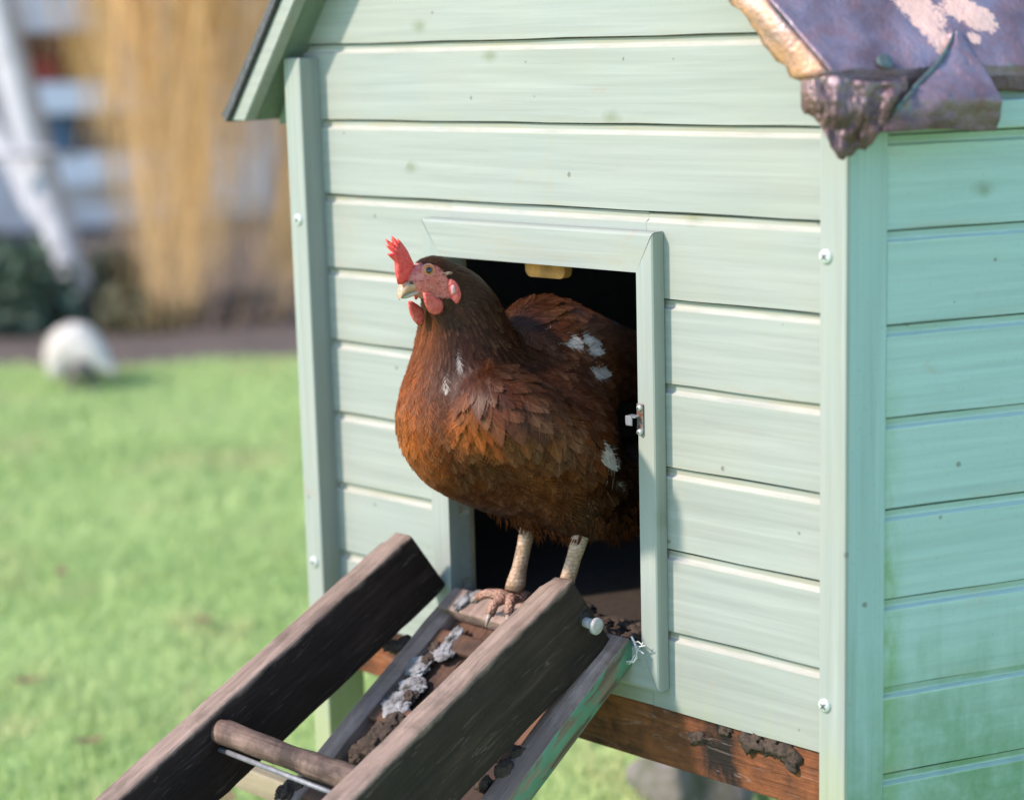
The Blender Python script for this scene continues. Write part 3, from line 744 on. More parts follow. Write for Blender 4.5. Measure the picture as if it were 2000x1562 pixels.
def dropping(px, py, r, seed, m=m_dropping, name='dropping', h=.003, tall=.22):
    # drop a lump where the line of sight meets the ramp
    p = on_plane(px, py, on_ramp(0, 0, h), nrm)
    Mr = RMX.copy()
    return obj(name, blob_mesh(name, (r[0], r[1], max(r) * tall), seed, .34, 2.4, 4), m, ramp, T(*p) @ Mr)
dropping(880, 1252, (.020, .009), 1, tall=.24); dropping(862, 1276, (.010, .016), 2); dropping(818, 1300, (.015, .015), 3, tall=.26)
dropping(808, 1338, (.012, .018), 4); dropping(775, 1375, (.017, .020), 5, tall=.24); dropping(770, 1388, (.008, .012), 6)
dropping(905, 1172, (.014, .008), 7, h=.016, tall=.25); dropping(930, 1163, (.008, .010), 8, h=.016, tall=.25)
for i, (px, py, r) in enumerate(((775, 1262, .010), (790, 1250, .007), (745, 1435, .016), (722, 1455, .017), (700, 1470, .012), (770, 1410, .014), (800, 1360, .010),
                                 (835, 1290, .009), (850, 1265, .008), (560, 1545, .013), (585, 1530, .010), (610, 1515, .012), (760, 1260, .008), (1010, 1470, .009), (985, 1500, .012), (940, 1528, .010))):
    dropping(px, py, (r, r * .9), 20 + i, m_clod, 'soil_clod', tall=.6)
# lower bearer that the ramp rests on, and the coop's stretcher
box('ramp_bearer', .30, .022, .030, m_plank, ramp, T(-.60, -.20, -.861), bevel=.002, cuts=6, jitter=.0006)
box('leg_stretcher', .030, .70, .045, m_ramp_dark, coop, T(-.7895, .42, -.905), bevel=.003)

# frayed white fibre caught at the corner of the casing
fib = []
base = at(1236, 1262, Y=-.026)
for pts, r in ((((1233, 1242), (1238, 1252), (1244, 1268), (1243, 1284), (1237, 1292), (1224, 1291)), .0013), (((1240, 1262), (1250, 1262), (1260, 1260)), .0006),
               (((1242, 1266), (1252, 1272), (1257, 1276)), .0009), (((1238, 1254), (1246, 1252), (1254, 1258)), .0006), (((1244, 1268), (1252, 1262), (1256, 1254)), .0005),
               (((1240, 1278), (1230, 1296), (1216, 1294), (1212, 1290)), .0005)):
    fib.append(tube([at(x, y, Y=-.027 - .004 * random.random()) for x, y in pts], r, 5))
V, Fc = merge(fib); cen = np.mean(np.array(V), 0)
o = obj('string', mesh('string', [np.array(v) - cen for v in V], Fc, True), m_fibre, None, T(*cen))
tag(o, 'frayed white string snagged at the lower corner of the pop door', 'string')

# ------------------------------------------------------------------ the brown hen
# body as one smooth union of round masses, meshed with surface nets
def ball(px, py, X, rpx):
    p = at(px, py, X=X); return (*p, rpx * float((p - CAM) @ RM[2]) / F)
BODY_B = [ball(*q) for q in ((920, 818, -.412, 142), (948, 862, -.404, 108), (1005, 890, -.396, 104), (1035, 830, -.390, 156), (1092, 908, -.378, 112), (1060, 690, -.402, 106), (1140, 706, -.390, 90),
          (1218, 716, -.385, 68), (1205, 950, -.368, 92), (1270, 930, -.372, 78), (1048, 975, -.413, 54), (1138, 988, -.348, 56), (1075, 770, -.470, 70))]
WING_B = [ball(*q) for q in ((955, 785, -.352, 58), (995, 802, -.330, 64), (1050, 828, -.316, 66), (1110, 858, -.316, 58), (1160, 895, -.322, 42))]
BODY_B += [(-.385, .200, -.370, .045), (-.385, .255, -.335, .030)]
NECK_B = [ball(*q) for q in ((912, 748, -.413, 102), (908, 690, -.413, 85), (906, 645, -.413, 71), (900, 606, -.413, 58), (884, 574, -.412, 50))]
HEAD_B = [ball(*q) for q in ((858, 545, -.412, 38), (842, 533, -.412, 30), (822, 541, -.4135, 25), (808, 551, -.4145, 19), (828, 562, -.414, 20), (872, 562, -.411, 32))]
BALLS = [(BODY_B, .030), (WING_B, .030), (NECK_B, .026), (HEAD_B, .012)]
JOIN = (.045, .020, .022, .014)
def smin(a, b, k):
    h = np.maximum(k - np.abs(a - b), 0) / k; return np.minimum(a, b) - h * h * k * .25
def sdf(P):
    P = np.asarray(P, float); out = None
    for (bs, k), kj in zip(BALLS, JOIN):
        g_ = None
        for b in bs:
            d = np.sqrt(((P - np.array(b[:3])) ** 2).sum(-1)) - b[3]; g_ = d if g_ is None else smin(g_, d, k)
        out = g_ if out is None else smin(out, g_, kj)
    return out
def sgrad(P, e=.0015):
    gx = [sdf(P + np.eye(3)[i] * e) - sdf(P - np.eye(3)[i] * e) for i in range(3)]
    n = np.stack(gx, -1); return n / np.maximum(np.linalg.norm(n, axis=-1, keepdims=True), 1e-9)
def hit(px, py):
    r = ray(px, py); r = r / np.linalg.norm(r); t = 1.7
    for _ in range(90):
        d = sdf(CAM + r * t)
        if d < 1e-4: break
        t += d * .8
    return CAM + r * t
def surface_nets(lo, hi, h, fn):
    ax = [np.arange(lo[i], hi[i] + h, h) for i in range(3)]
    D = fn(np.stack(np.meshgrid(*ax, indexing='ij'), -1)); S_ = D < 0
    n = D.shape; cell = np.zeros((n[0] - 1, n[1] - 1, n[2] - 1), int) - 1
    corners = [(i, j, k) for i in (0, 1) for j in (0, 1) for k in (0, 1)]
    cnt = sum(S_[i:n[0] - 1 + i, j:n[1] - 1 + j, k:n[2] - 1 + k].astype(int) for i, j, k in corners)
    idx = np.argwhere((cnt > 0) & (cnt < 8)); cell[tuple(idx.T)] = np.arange(len(idx))
    acc = np.zeros((len(idx), 3)); num = np.zeros(len(idx))
    for a in corners:
        for axis in range(3):
            if a[axis]: continue
            b = list(a); b[axis] = 1
            da = D[idx[:, 0] + a[0], idx[:, 1] + a[1], idx[:, 2] + a[2]]; db = D[idx[:, 0] + b[0], idx[:, 1] + b[1], idx[:, 2] + b[2]]
            m = (da < 0) != (db < 0); t = np.where(m, da / np.where(m, da - db, 1), 0)
            p = np.array(a, float)[None].repeat(len(idx), 0); p[:, axis] += t
            acc[m] += p[m]; num[m] += 1
    V = (idx + acc / num[:, None]) * h + np.array(lo)
    Fc = []
    for axis in range(3):
        o1, o2 = [(1, 2), (2, 0), (0, 1)][axis]
        sl = [slice(None)] * 3; sl[axis] = slice(0, n[axis] - 1); sh = [slice(None)] * 3; sh[axis] = slice(1, n[axis])
        ed = np.argwhere(S_[tuple(sl)] != S_[tuple(sh)])
        ed = ed[(ed[:, o1] > 0) & (ed[:, o2] > 0) & (ed[:, o1] < n[o1] - 1) & (ed[:, o2] < n[o2] - 1)]
        def cid(d1, d2):
            q = ed.copy(); q[:, o1] -= d1; q[:, o2] -= d2; return cell[q[:, 0], q[:, 1], q[:, 2]]
        quad = np.stack([cid(1, 1), cid(0, 1), cid(0, 0), cid(1, 0)], 1)
        flip = ~S_[ed[:, 0], ed[:, 1], ed[:, 2]]
        quad[flip] = quad[flip][:, ::-1]; Fc.append(quad)
    return V, np.concatenate(Fc)
BV, BF = surface_nets((-.56, -.26, -.60), (-.22, .32, -.19), .0042, sdf)
Nv = sgrad(BV)

# where bare face skin shows: a patch in the side view of the head
FACE_PX = [(776, 548), (786, 520), (806, 521), (828, 515), (850, 519), (862, 534), (866, 546), (874, 556), (876, 574), (872, 584), (862, 582), (846, 586), (820, 580), (794, 576)]
FACE = np.array([at(x, y, X=-.398)[1:] for x, y in FACE_PX])
def in_poly(p, poly):
    x, y = p[:, 0], p[:, 1]; r = np.zeros(len(p), bool); j = len(poly) - 1
    for i in range(len(poly)):
        xi, yi = poly[i]; xj, yj = poly[j]
        c = ((yi > y) != (yj > y)) & (x < (xj - xi) * (y - yi) / (yj - yi + 1e-12) + xi); r ^= c; j = i
    return r
hc = np.array([-.413, -.165, -.248])
def skin_mask(P): return in_poly(P[:, 1:], FACE) & (np.linalg.norm(P - hc, axis=1) < .06)

def hen_skin():
    s = NT('hen_skin', rough=.6, spec=.15); W = s.pos()
    a = s.n('Attribute', attribute_name='skin').outputs['Fac']
    n = s.noise(W, 420, 4, .6); n2 = s.noise(W, 110, 4, .6)
    sk = s.mix(s.ramp(n2, [(.35, 0.0), (.65, 1.0)]), (.50, .115, .095), (.55, .22, .19)); sk = s.mix(s.math('MULTIPLY', s.ramp(n, [(.50, 0.0), (.66, 1.0)]), .55), sk, (.26, .085, .065))
    sk = s.mix(s.math('MULTIPLY', s.ramp(s.noise(W, 65, 3, .6), [(.57, 0.0), (.67, 1.0)]), .4), sk, (.50, .36, .33))
    un = s.mix(n, (.020, .007, .0035), (.05, .018, .008))
    s.col(s.mix(a, un, sk)); s.bump(n, .8, .002)
    s.b.inputs['Subsurface Weight'].default_value = .12; s.b.inputs['Subsurface Radius'].default_value = (.004, .0015, .001); s.b.inputs['Subsurface Scale'].default_value = 1.0
    return s.m
m_henskin = hen_skin()
hen = root('hen', (-.378, -.05, -.634), 'brown hen with red comb standing in the pop door', 'hen')
bme = mesh('body', BV, BF, smooth=True)
sm_ = skin_mask(BV).astype(float)
a_ = bme.attributes.new('skin', 'FLOAT', 'POINT'); a_.data.foreach_set('value', sm_)
hbody = obj('body', bme, m_henskin, hen)

# ---- plumage
tri = np.concatenate([BF[:, [0, 1, 2]], BF[:, [0, 2, 3]]])
A, B_, C_ = BV[tri[:, 0]], BV[tri[:, 1]], BV[tri[:, 2]]
area = .5 * np.linalg.norm(np.cross(B_ - A, C_ - A), axis=1)
def sample(n):
    i = rng.choice(len(tri), n, p=area / area.sum()); u = rng.random((n, 2)); f = u.sum(1) > 1; u[f] = 1 - u[f]
    return A[i] + (B_[i] - A[i]) * u[:, :1] + (C_[i] - A[i]) * u[:, 1:]
def sstep(x, a, b): t = np.clip((x - a) / (b - a), 0, 1); return t * t * (3 - 2 * t)
cand = sample(60000)
headness = sstep(cand[:, 2] - .55 * (cand[:, 1] + .15), -.285, -.262) * sstep(-cand[:, 1], .075, .11)         # 1 on the head
neckness = sstep(cand[:, 2] + .25 * (cand[:, 1] + .1), -.372, -.335) * sstep(-cand[:, 1], .055, .085)
spacing = .0074 * (1 - neckness) + .0046 * neckness; spacing = spacing * (1 - headness) + .0023 * headness
spacing *= np.where(cand[:, 1] > .14, 1.4, 1.0)
# dart throwing on a hash grid
order = np.arange(len(cand)); keep = []; cellz = {}
for i in order:
    p = cand[i]; r = spacing[i]; h = .009; c = (int(p[0] / h), int(p[1] / h), int(p[2] / h)); ok = True
    for dx in (-1, 0, 1):
        for dy in (-1, 0, 1):
            for dz in (-1, 0, 1):
                for j in cellz.get((c[0] + dx, c[1] + dy, c[2] + dz), ()):
                    if (cand[j, 0] - p[0]) ** 2 + (cand[j, 1] - p[1]) ** 2 + (cand[j, 2] - p[2]) ** 2 < r * r * .5: ok = False; break
                if not ok: break
            if not ok: break
        if not ok: break
    if ok: keep.append(i); cellz.setdefault(c, []).append(i)
keep = np.array(keep); FP = cand[keep]; hd = headness[keep]; nk = neckness[keep]
nosk = ~skin_mask(FP) | (rng.random(len(FP)) < .22); FP, hd, nk = FP[nosk], hd[nosk], nk[nosk]; NF = len(FP); onface = skin_mask(FP)
FN = sgrad(FP)
back_ = sstep(FP[:, 1], -.10, .06); low = sstep(-FP[:, 2], .44, .50)
flow = np.stack([np.zeros(NF), .42 + .70 * back_, -1.0 + .62 * back_ - .5 * low], 1)
up_face = sstep(FN[:, 2], .2, .7)
flow = flow + (np.array([0, 1.0, -.12]) - flow) * (up_face * (1 - hd) * sstep(FP[:, 1], -.09, .0))[:, None]
nkdir = np.array([0.0, .42, -.95]); flow = flow * (1 - nk * .9)[:, None] + nkdir * (nk * .9)[:, None]
flow = flow * (1 - hd)[:, None] + np.array([0.0, 1.0, -.35]) * hd[:, None]
flow = flow + rng.normal(0, .09, (NF, 3)) + .16 * np.stack([vnoise(FP * 28 + k * 5, k) for k in range(3)], 1)
FT = flow - FN * (flow * FN).sum(1, keepdims=True); FT /= np.linalg.norm(FT, axis=1, keepdims=True); FB = np.cross(FN, FT)
FL = (.036 + .010 * back_) * (1 - nk) + .027 * nk; FL = FL * (1 - hd) + .0085 * hd; FL *= rng.uniform(.8, 1.25, NF)
FW = (.0118 + .0010 * back_) * (1 - nk) + .0046 * nk; FW = FW * (1 - hd) + .0016 * hd; FW *= rng.uniform(.85, 1.2, NF)
wing = sstep(FP[:, 0], -.350, -.325) * sstep(FP[:, 2], -.50, -.46) * (1 - nk)
FL *= 1 + .35 * wing; FW *= 1 + .15 * wing
FL[onface] = .0026; FW[onface] = .00035
# colour of each feather
def lerp(a, b, t): return a + (b - a) * t[:, None]
dark, mid, rust, tan = (np.array(c) for c in ((.030, .008, .003), (.100, .027, .008), (.320, .085, .016), (.30, .13, .07)))
t1 = np.clip(.5 + .5 * vnoise(FP * 17 + 3, 4) + rng.normal(0, .22, NF), 0, 1)
cl = lerp(np.tile(dark, (NF, 1)), mid, t1)
chest = sstep(-FP[:, 1], .02, .10) * sstep(-FP[:, 2], .33, .38)
wing_ = sstep(FP[:, 0], -.350, -.325) * sstep(FP[:, 2], -.50, -.46) * (1 - nk)
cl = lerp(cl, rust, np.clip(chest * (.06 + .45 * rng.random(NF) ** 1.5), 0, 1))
sunward0 = sstep(-.72 * FN[:, 1] - .66 * FN[:, 0], .25, .90) * sstep(-FP[:, 1], .03, .10) * (1 - hd)  # mask of breast and neck feathers whose normals turn to the sun
cl = lerp(cl, rust, np.clip(sunward0 * (.25 + .5 * rng.random(NF)), 0, 1))
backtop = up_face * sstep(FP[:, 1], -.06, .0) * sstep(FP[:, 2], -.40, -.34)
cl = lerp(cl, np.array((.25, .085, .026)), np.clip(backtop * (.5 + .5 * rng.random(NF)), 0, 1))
cl = lerp(cl, np.array((.070, .022, .009)), np.clip(nk * (1 - sunward0) * .75 * rng.random(NF) ** .5, 0, 1) * (1 - hd))
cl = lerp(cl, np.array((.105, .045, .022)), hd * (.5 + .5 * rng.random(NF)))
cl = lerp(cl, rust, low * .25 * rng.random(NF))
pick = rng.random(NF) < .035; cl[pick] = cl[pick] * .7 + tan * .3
sunward = sstep(-.72 * FN[:, 1] - .66 * FN[:, 0], .25, .90) * sstep(-FP[:, 1], .03, .10)
cl *= (.50 + .85 * sunward * (1 - .3 * nk) * (1 - hd) + .35 * backtop + .15 * wing_ - .35 * low * (1 - sunward))[:, None]  # sunlit breast brightened and shaded flank dimmed in the feather colour
cl[onface] = np.array((.20, .075, .05))
light = np.clip(rng.normal(.25, .22, NF) + .35 * sstep(FP[:, 0], -.39, -.34) * (1 - nk) * rng.random(NF), 0, 1)
# a few white feathers on wing, breast and thigh
pp = proj(FP + FT * (FL * .6)[:, None]); facing = (FN * (CAM - FP)).sum(1) > 0
for (x, y, r, nmax) in ((1140, 660, 22, 5), (1100, 692, 14, 3), (1160, 716, 18, 4), (1103, 664, 10, 2), (897, 706, 13, 2), (868, 748, 10, 1), (1195, 872, 16, 2), (1212, 930, 18, 2), (1192, 634, 10, 1), (1238, 720, 12, 1)):
    d = np.hypot(pp[:, 0] - x, pp[:, 1] - y); d[~facing] = 1e9
    for i in np.argsort(d)[:nmax]:
        if d[i] < r * 1.6: cl[i] = cl[i] * .15 + .85 * np.array((.60, .53, .48)) * rng.uniform(.7, 1.05); light[i] = 0; FL[i] *= 1.15
def build_plumage(FP, FN, FT, FB, FL, FW, cl, light, hd, sd, lift=1.0):
    n = len(FP); r_ = np.random.default_rng(sd)
    vs_ = np.array([0, .22, .45, .68, .86, 1.0]); ws = np.array([.40, .80, .88, .72, .42, .05])
    rows = []
    ph = r_.uniform(.6, 1.2, n) * lift
    for v, w in zip(vs_, ws):
        for u in (-1, 0, 1):
            p = FP + FT * (FL * v)[:, None] + FB * (FW * w * u)[:, None]
            hgt = (.0008 + .0028 * v ** 1.3 * ph - .0011 * abs(u) * (1 - .6 * hd)) * (1 - .72 * hd)
            d = sdf(p); p = p + FN * (hgt - d)[:, None] * .9
            rows.append(p)
    # barbs in a herringbone over the vane, the outer ends loose
    nb = 26; barbs = []
    for b in range(nb):
        sgn = 1 if b % 2 else -1; v0 = np.clip((b // 2 + r_.random(n)) / (nb // 2) * .92, 0, .95); ww = np.interp(np.minimum(v0 + .12, 1), vs_, ws) * .75 + .25
        base = FP + FT * (FL * v0)[:, None] + FB * (FW * sgn * r_.uniform(.0, .12, n))[:, None]
        ln = FW * ww * r_.uniform(.85, 1.35, n)
        tip = base + FT * (ln * r_.uniform(.75, 1.3, n) + FL * .03)[:, None] + FB * (ln * sgn * r_.uniform(.75, 1.0, n))[:, None]
        wd = FT * (FW * .085)[:, None] * (1 + .5 * hd)[:, None]
        for q, e_ in ((base - wd, .0005), (base + wd, .0005), (tip, .0003)):
            h0 = (.0008 + .0028 * np.clip(v0 + (.2 if e_ == .0003 else 0), 0, 1.1) ** 1.3 * ph) * (1 - .72 * hd) + e_ + (r_.uniform(-.0004, .0006, n) if e_ == .0003 else 0)
            d = sdf(q); barbs.append(q + FN * (h0 - d)[:, None] * .95)
    nv = 18 + nb * 3
    V = np.stack(rows + barbs, 1).reshape(-1, 3)
    q = []
    for r in range(5):
        for c in range(2): q.append((r * 3 + c, r * 3 + c + 1, (r + 1) * 3 + c + 1, (r + 1) * 3 + c))
    q = np.array(q); t3 = np.array([(18 + b * 3, 18 + b * 3 + 1, 18 + b * 3 + 2) for b in range(nb)])
    off = (np.arange(n) * nv)[:, None, None]
    Q = (q[None] + off).reshape(-1, 4); T3 = (t3[None] + off).reshape(-1, 3)
    me = bpy.data.meshes.new('plumage')
    nl = Q.size + T3.size; npoly = len(Q) + len(T3)
    me.vertices.add(len(V)); me.vertices.foreach_set('co', V.astype(np.float32).reshape(-1))
    me.loops.add(nl); me.loops.foreach_set('vertex_index', np.concatenate([Q.reshape(-1), T3.reshape(-1)]).astype(np.int32))
    me.polygons.add(npoly); me.polygons.foreach_set('loop_start', np.concatenate([np.arange(len(Q)) * 4, Q.size + np.arange(len(T3)) * 3]).astype(np.int32))
    me.update(calc_edges=True)
    me.polygons.foreach_set('use_smooth', np.ones(npoly, bool))
    uvv = np.array([(u * .5 + .5, v) for v in vs_ for u in (-1, 0, 1)] + [(.5 + .5 * e_ * (1 if b % 2 else -1), (b // 2 + .5) / (nb // 2)) for b in range(nb) for e_ in (.1, .1, 1.0)])
    cA = me.attributes.new('tint', 'FLOAT_COLOR', 'POINT')
    cc = np.concatenate([np.repeat(cl, nv, 0), np.repeat(light, nv)[:, None]], 1); cA.data.foreach_set('color', cc.astype(np.float32).reshape(-1))
    fu = me.attributes.new('vane', 'FLOAT_VECTOR', 'POINT')
    jit_ = np.concatenate([np.zeros((n, 18)), np.repeat(r_.normal(0, 1, (n, nb)), 3, 1)], 1).reshape(-1); cc[:, :3] *= np.clip(1 + .24 * jit_, .4, 1.9)[:, None]; cA.data.foreach_set('color', cc.astype(np.float32).reshape(-1))
    vv = np.concatenate([np.tile(uvv, (n, 1)), np.repeat(r_.random(n), nv)[:, None]], 1); fu.data.foreach_set('vector', vv.astype(np.float32).reshape(-1))
    return me
def feather_mat(name, pale=(.20, .095, .05), rough=.40, contrast=1.0):
    s = NT(name, rough=rough, spec=.3)
    a = s.n('Attribute', attribute_name='tint'); uv = s.n('Attribute', attribute_name='vane').outputs['Vector']
    x = s.sep(uv); au = s.math('ABSOLUTE', s.math('SUBTRACT', x[0], .5))
    bc = s.comb(s.math('MULTIPLY', x[0], 1.3), s.math('MULTIPLY', s.math('SUBTRACT', x[1], s.math('MULTIPLY', au, .9)), 17.0), s.math('MULTIPLY', x[2], 50.0))
    n = s.noise(bc, 1.0, 4, .65)
    c = s.mix(s.ramp(n, [(.30, 0.0), (.70, 1.0)]), s.mix(.52 * contrast, a.outputs['Color'], (0, 0, 0)), s.mix(.30, a.outputs['Color'], s.mix(1.0, a.outputs['Color'], (1.7, 1.6, 1.5), 'MULTIPLY')))
    tip = s.math('MULTIPLY', s.maprange(x[1], .55, 1.0), a.outputs['Alpha'])
    c = s.mix(s.math('MULTIPLY', tip, .45), c, pale)
    shaft = s.math('MULTIPLY', s.maprange(au, .05, .0), s.math('MULTIPLY', a.outputs['Alpha'], .9))
    c = s.mix(shaft, c, pale)
    s.col(c); s.bump(n, .35, .0008)
    s.b.inputs['Specular IOR Level'].default_value = .15
    return s.m
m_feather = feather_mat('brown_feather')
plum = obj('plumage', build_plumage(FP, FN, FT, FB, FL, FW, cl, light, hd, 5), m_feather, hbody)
tag(plum, kind='stuff')
# ragged fluff hanging under the belly
sel = rng.choice(np.where((FP[:, 2] < -.505) & (FP[:, 1] < .10))[0], 420)
P2 = FP[sel] + rng.normal(0, .004, (420, 3)); N2 = FN[sel]
Td = np.stack([rng.normal(0, .25, 420), rng.normal(.12, .25, 420), -np.ones(420)], 1); Td = Td / np.linalg.norm(Td, axis=1, keepdims=True)
Bd = np.cross(N2, Td); Bd /= np.linalg.norm(Bd, axis=1, keepdims=True)
fl_ = []; colf = []
for p, t, b in zip(P2, Td, Bd):
    for q in range(5):
        l = random.uniform(.006, .016); w = .0006; d = t + b * random.uniform(-.35, .35); p0 = p + b * random.uniform(-.004, .004)
        fl_.append(([p0 - b * w, p0 + b * w, p0 + d * l * .6 + b * w * .5 + np.array([0, .001, 0]), p0 + d * l], [(0, 1, 2, 3)]))
V, Fc = merge(fl_)
m_fluff = plain('belly_fluff', (.10, .028, .007), .8, c2=(.03, .009, .003), spec=.1, scale=300)
fo = obj('belly_fluff', mesh('belly_fluff', V, Fc), m_fluff, hbody); tag(fo, kind='stuff')

# ---- head furniture
MX = -.4150                                  # the head's middle plane
def red(name, c, c2, tr=.0):
    s = NT(name, rough=.45, spec=.4); W = s.pos(); n = s.noise(W, 260, 4, .6)
    s.col(s.mix(s.ramp(n, [(.35, 0.0), (.65, 1.0)]), c, c2)); s.bump(s.math('ADD', n, s.math('MULTIPLY', s.noise(W, 700, 2, .5), .6)), .9, .002)
    s.b.inputs['Subsurface Weight'].default_value = .25; s.b.inputs['Subsurface Radius'].default_value = (.006, .0016, .001); s.b.inputs['Subsurface Scale'].default_value = 1.0
    return s.m
m_comb = red('comb_red', (.62, .036, .032), (.74, .105, .09))
m_wattle = red('wattle_red', (.50, .060, .050), (.64, .16, .13))
def sheet_solid(name, outline, thick, seed, lean=0.0, zb=None, inset=.45):
    """closed leaf of flesh from an outline: fan to an inset ring on both sides"""
    O = np.array(outline, float); c = O.mean(0); n = len(O)
    nx = np.array([1.0, 0, 0])
    V = []; 
    for p in O: V.append(p)
    for sgn in (1, -1):
        for k, f in ((1, .80), (2, inset)):
            for p in O: V.append(c + (p - c) * f + nx * sgn * thick * (.62 if k == 1 else 1.0))
        V.append(c + nx * sgn * thick)
    V = np.array(V)
    Fc = []
    def ring(a, b, flip):
        for i in range(n):
            j = (i + 1) % n; f = (a + i, a + j, b + j, b + i); Fc.append(f[::-1] if flip else f)
    o1 = n; o2 = 2 * n; c1 = 3 * n; o3 = 3 * n + 1; o4 = 4 * n + 1; c2 = 5 * n + 1
    ring(0, o1, 0); ring(o1, o2, 0); ring(0, o3, 1); ring(o3, o4, 1)
    for i in range(n):
        j = (i + 1) % n; Fc.append((o2 + i, o2 + j, c1)); Fc.append((o4 + j, o4 + i, c2))
    if lean and zb is not None: V[:, 0] += lean * np.maximum(V[:, 2] - zb, 0)
    V = V + np.stack([vnoise(V * 130 + k * 3, seed + k) for k in range(3)], 1) * .0006
    me = mesh(name, V, Fc, True); bm = bmesh.new(); bm.from_mesh(me); bmesh.ops.recalc_face_normals(bm, faces=bm.faces)
    bm.to_mesh(me); bm.free(); return me
comb_px = [(777, 556), (774, 540), (775, 520), (771, 511), (763, 503), (757, 496), (765, 497), (768, 494), (760, 485), (754.5, 477), (763, 484), (767, 481), (760, 472), (754.5, 465),
           (764, 472), (771, 477), (773, 470), (768, 460), (775, 467), (780, 475), (781, 473), (779, 466), (786, 472), (793, 481), (799, 492), (806, 508), (812, 522), (812, 536), (808, 548), (796, 556)]
zc = at(800, 540, X=MX)[2]
comb = obj('comb', sheet_solid('comb', [at(x, y, X=MX + .001) for x, y in comb_px], .0034, 3, lean=-.05, zb=zc, inset=.5), m_comb, hbody)
# beak: a curved cone with a nostril, upper and lower halves
def beak_m():
    s = NT('beak_horn', rough=.38, spec=.5); W = s.pos(); n = s.noise(W, 330, 3, .6)
    at1 = s.sep(W)
    s.col(s.mix(s.ramp(n, [(.35, 0.0), (.62, 1.0)]), (.40, .19, .085), (.44, .31, .21))); s.bump(n, .2, .0006); return s.m
m_beak = beak_m(); m_beak_low = plain('beak_pale', (.42, .36, .28), .4, c2=(.28, .23, .19), scale=260)
root_u = at(806, 556, X=MX); root_u[0] = MX
pu = [at(826, 553, X=MX), at(812, 555, X=MX), at(798, 558, X=MX), at(787, 564, X=MX), at(780.5, 573, X=MX), at(780, 584, X=MX)]
def beak_half(name, path, wid, hgt, m, up=True):
    V = []; Fc = []; k = 12
    for p, w, h in zip(path, wid, hgt):
        for i in range(k):
            a = 2 * math.pi * i / k; V.append((p[0] + w * math.cos(a), p[1], p[2] + h * math.sin(a)))
    n = len(path)
    for r in range(n - 1):
        for i in range(k): j = (i + 1) % k; Fc.append((r * k + i, r * k + j, (r + 1) * k + j, (r + 1) * k + i))
    Fc.append(tuple(range(k))[::-1]); Fc.append(tuple((n - 1) * k + i for i in range(k)))
    me = mesh(name, V, Fc, True); bm = bmesh.new(); bm.from_mesh(me); bmesh.ops.recalc_face_normals(bm, faces=bm.faces); bm.to_mesh(me); bm.free()
    return obj(name, me, m, hbody)
ub = beak_half('upper_beak', pu, [.0120, .0112, .0092, .0068, .0042, .0010], [.0070, .0068, .0066, .0064, .0048, .0012], m_beak)
pl = [at(826, 566, X=MX), at(812, 568, X=MX), at(800, 573, X=MX), at(790, 578, X=MX), at(784, 581, X=MX)]
beak_half('lower_beak', pl, [.0105, .0095, .0076, .0050, .0016], [.0040, .0038, .0036, .0030, .0012], m_beak_low)
nos = np.array(at(803, 552, X=MX + .0080)); 
obj('nostril', blob_mesh('nostril', (.0012, .0034, .0016), 2, .1, 2, 2), m_screw_slot, ub, T(*nos) @ Matrix.Rotation(-.5, 4, 'X'))
# eyes
def eye(px, py, mirror=False):
    p = hit(px, py); n = sgrad(p[None])[0]
    n = n * np.array([1, 1, .3]); n /= np.linalg.norm(n)
    if mirror: p = p.copy(); p[0] = 2 * MX - p[0]; n[0] = -n[0]
    Mq = T(*(p - n * .0022)) @ Vector(n).to_track_quat('Z', 'Y').to_matrix().to_4x4()
    def disc(name, r, z, m, dome, par, seg=24):
        bm = bmesh.new(); c = bm.verts.new((0, 0, z + dome)); prev = None; rings = []
        for f in (.35, .65, .88, 1.0): rings.append([bm.verts.new((r * f * math.cos(a), r * f * math.sin(a) , z + dome * math.sqrt(max(0, 1 - f * f)))) for a in np.linspace(0, 2 * math.pi, seg + 1)[:-1]])
        for i in range(seg): bm.faces.new((c, rings[0][i], rings[0][(i + 1) % seg]))
        for a, b in zip(rings, rings[1:]):
            for i in range(seg): bm.faces.new((a[i], b[i], b[(i + 1) % seg], a[(i + 1) % seg]))
        return obj(name, from_bm(name, bm, True), m, par, Mq)
    e = disc('eye', .0058, .0014, m_iris, .0026, hbody)
    disc('pupil', .0036, .0033, m_pupil, .0008, e)
    # lid
    V = []; Fc = []; n1, n2 = 24, 8
    for i in range(n1):
        a = 2 * math.pi * i / n1
        for j in range(n2):
            b = 2 * math.pi * j / n2; rr = .0062 + .0012 * math.cos(b); V.append((rr * math.cos(a), rr * math.sin(a), .0016 + .0013 * math.sin(b)))
    for i in range(n1):
        for j in range(n2): Fc.append((i * n2 + j, ((i + 1) % n1) * n2 + j, ((i + 1) % n1) * n2 + (j + 1) % n2, i * n2 + (j + 1) % n2))
    obj('eyelid', mesh('eyelid', V, Fc, True), m_lid, hbody, Mq)
m_iris = plain('orange_iris', (.50, .17, .025), .12, c2=(.34, .09, .015), scale=300); m_pupil = plain('black_pupil', (.012, .013, .02), .06); m_lid = plain('eyelid_skin', (.48, .19, .14), .6, scale=300)
eye(837, 528); eye(837, 528, True)
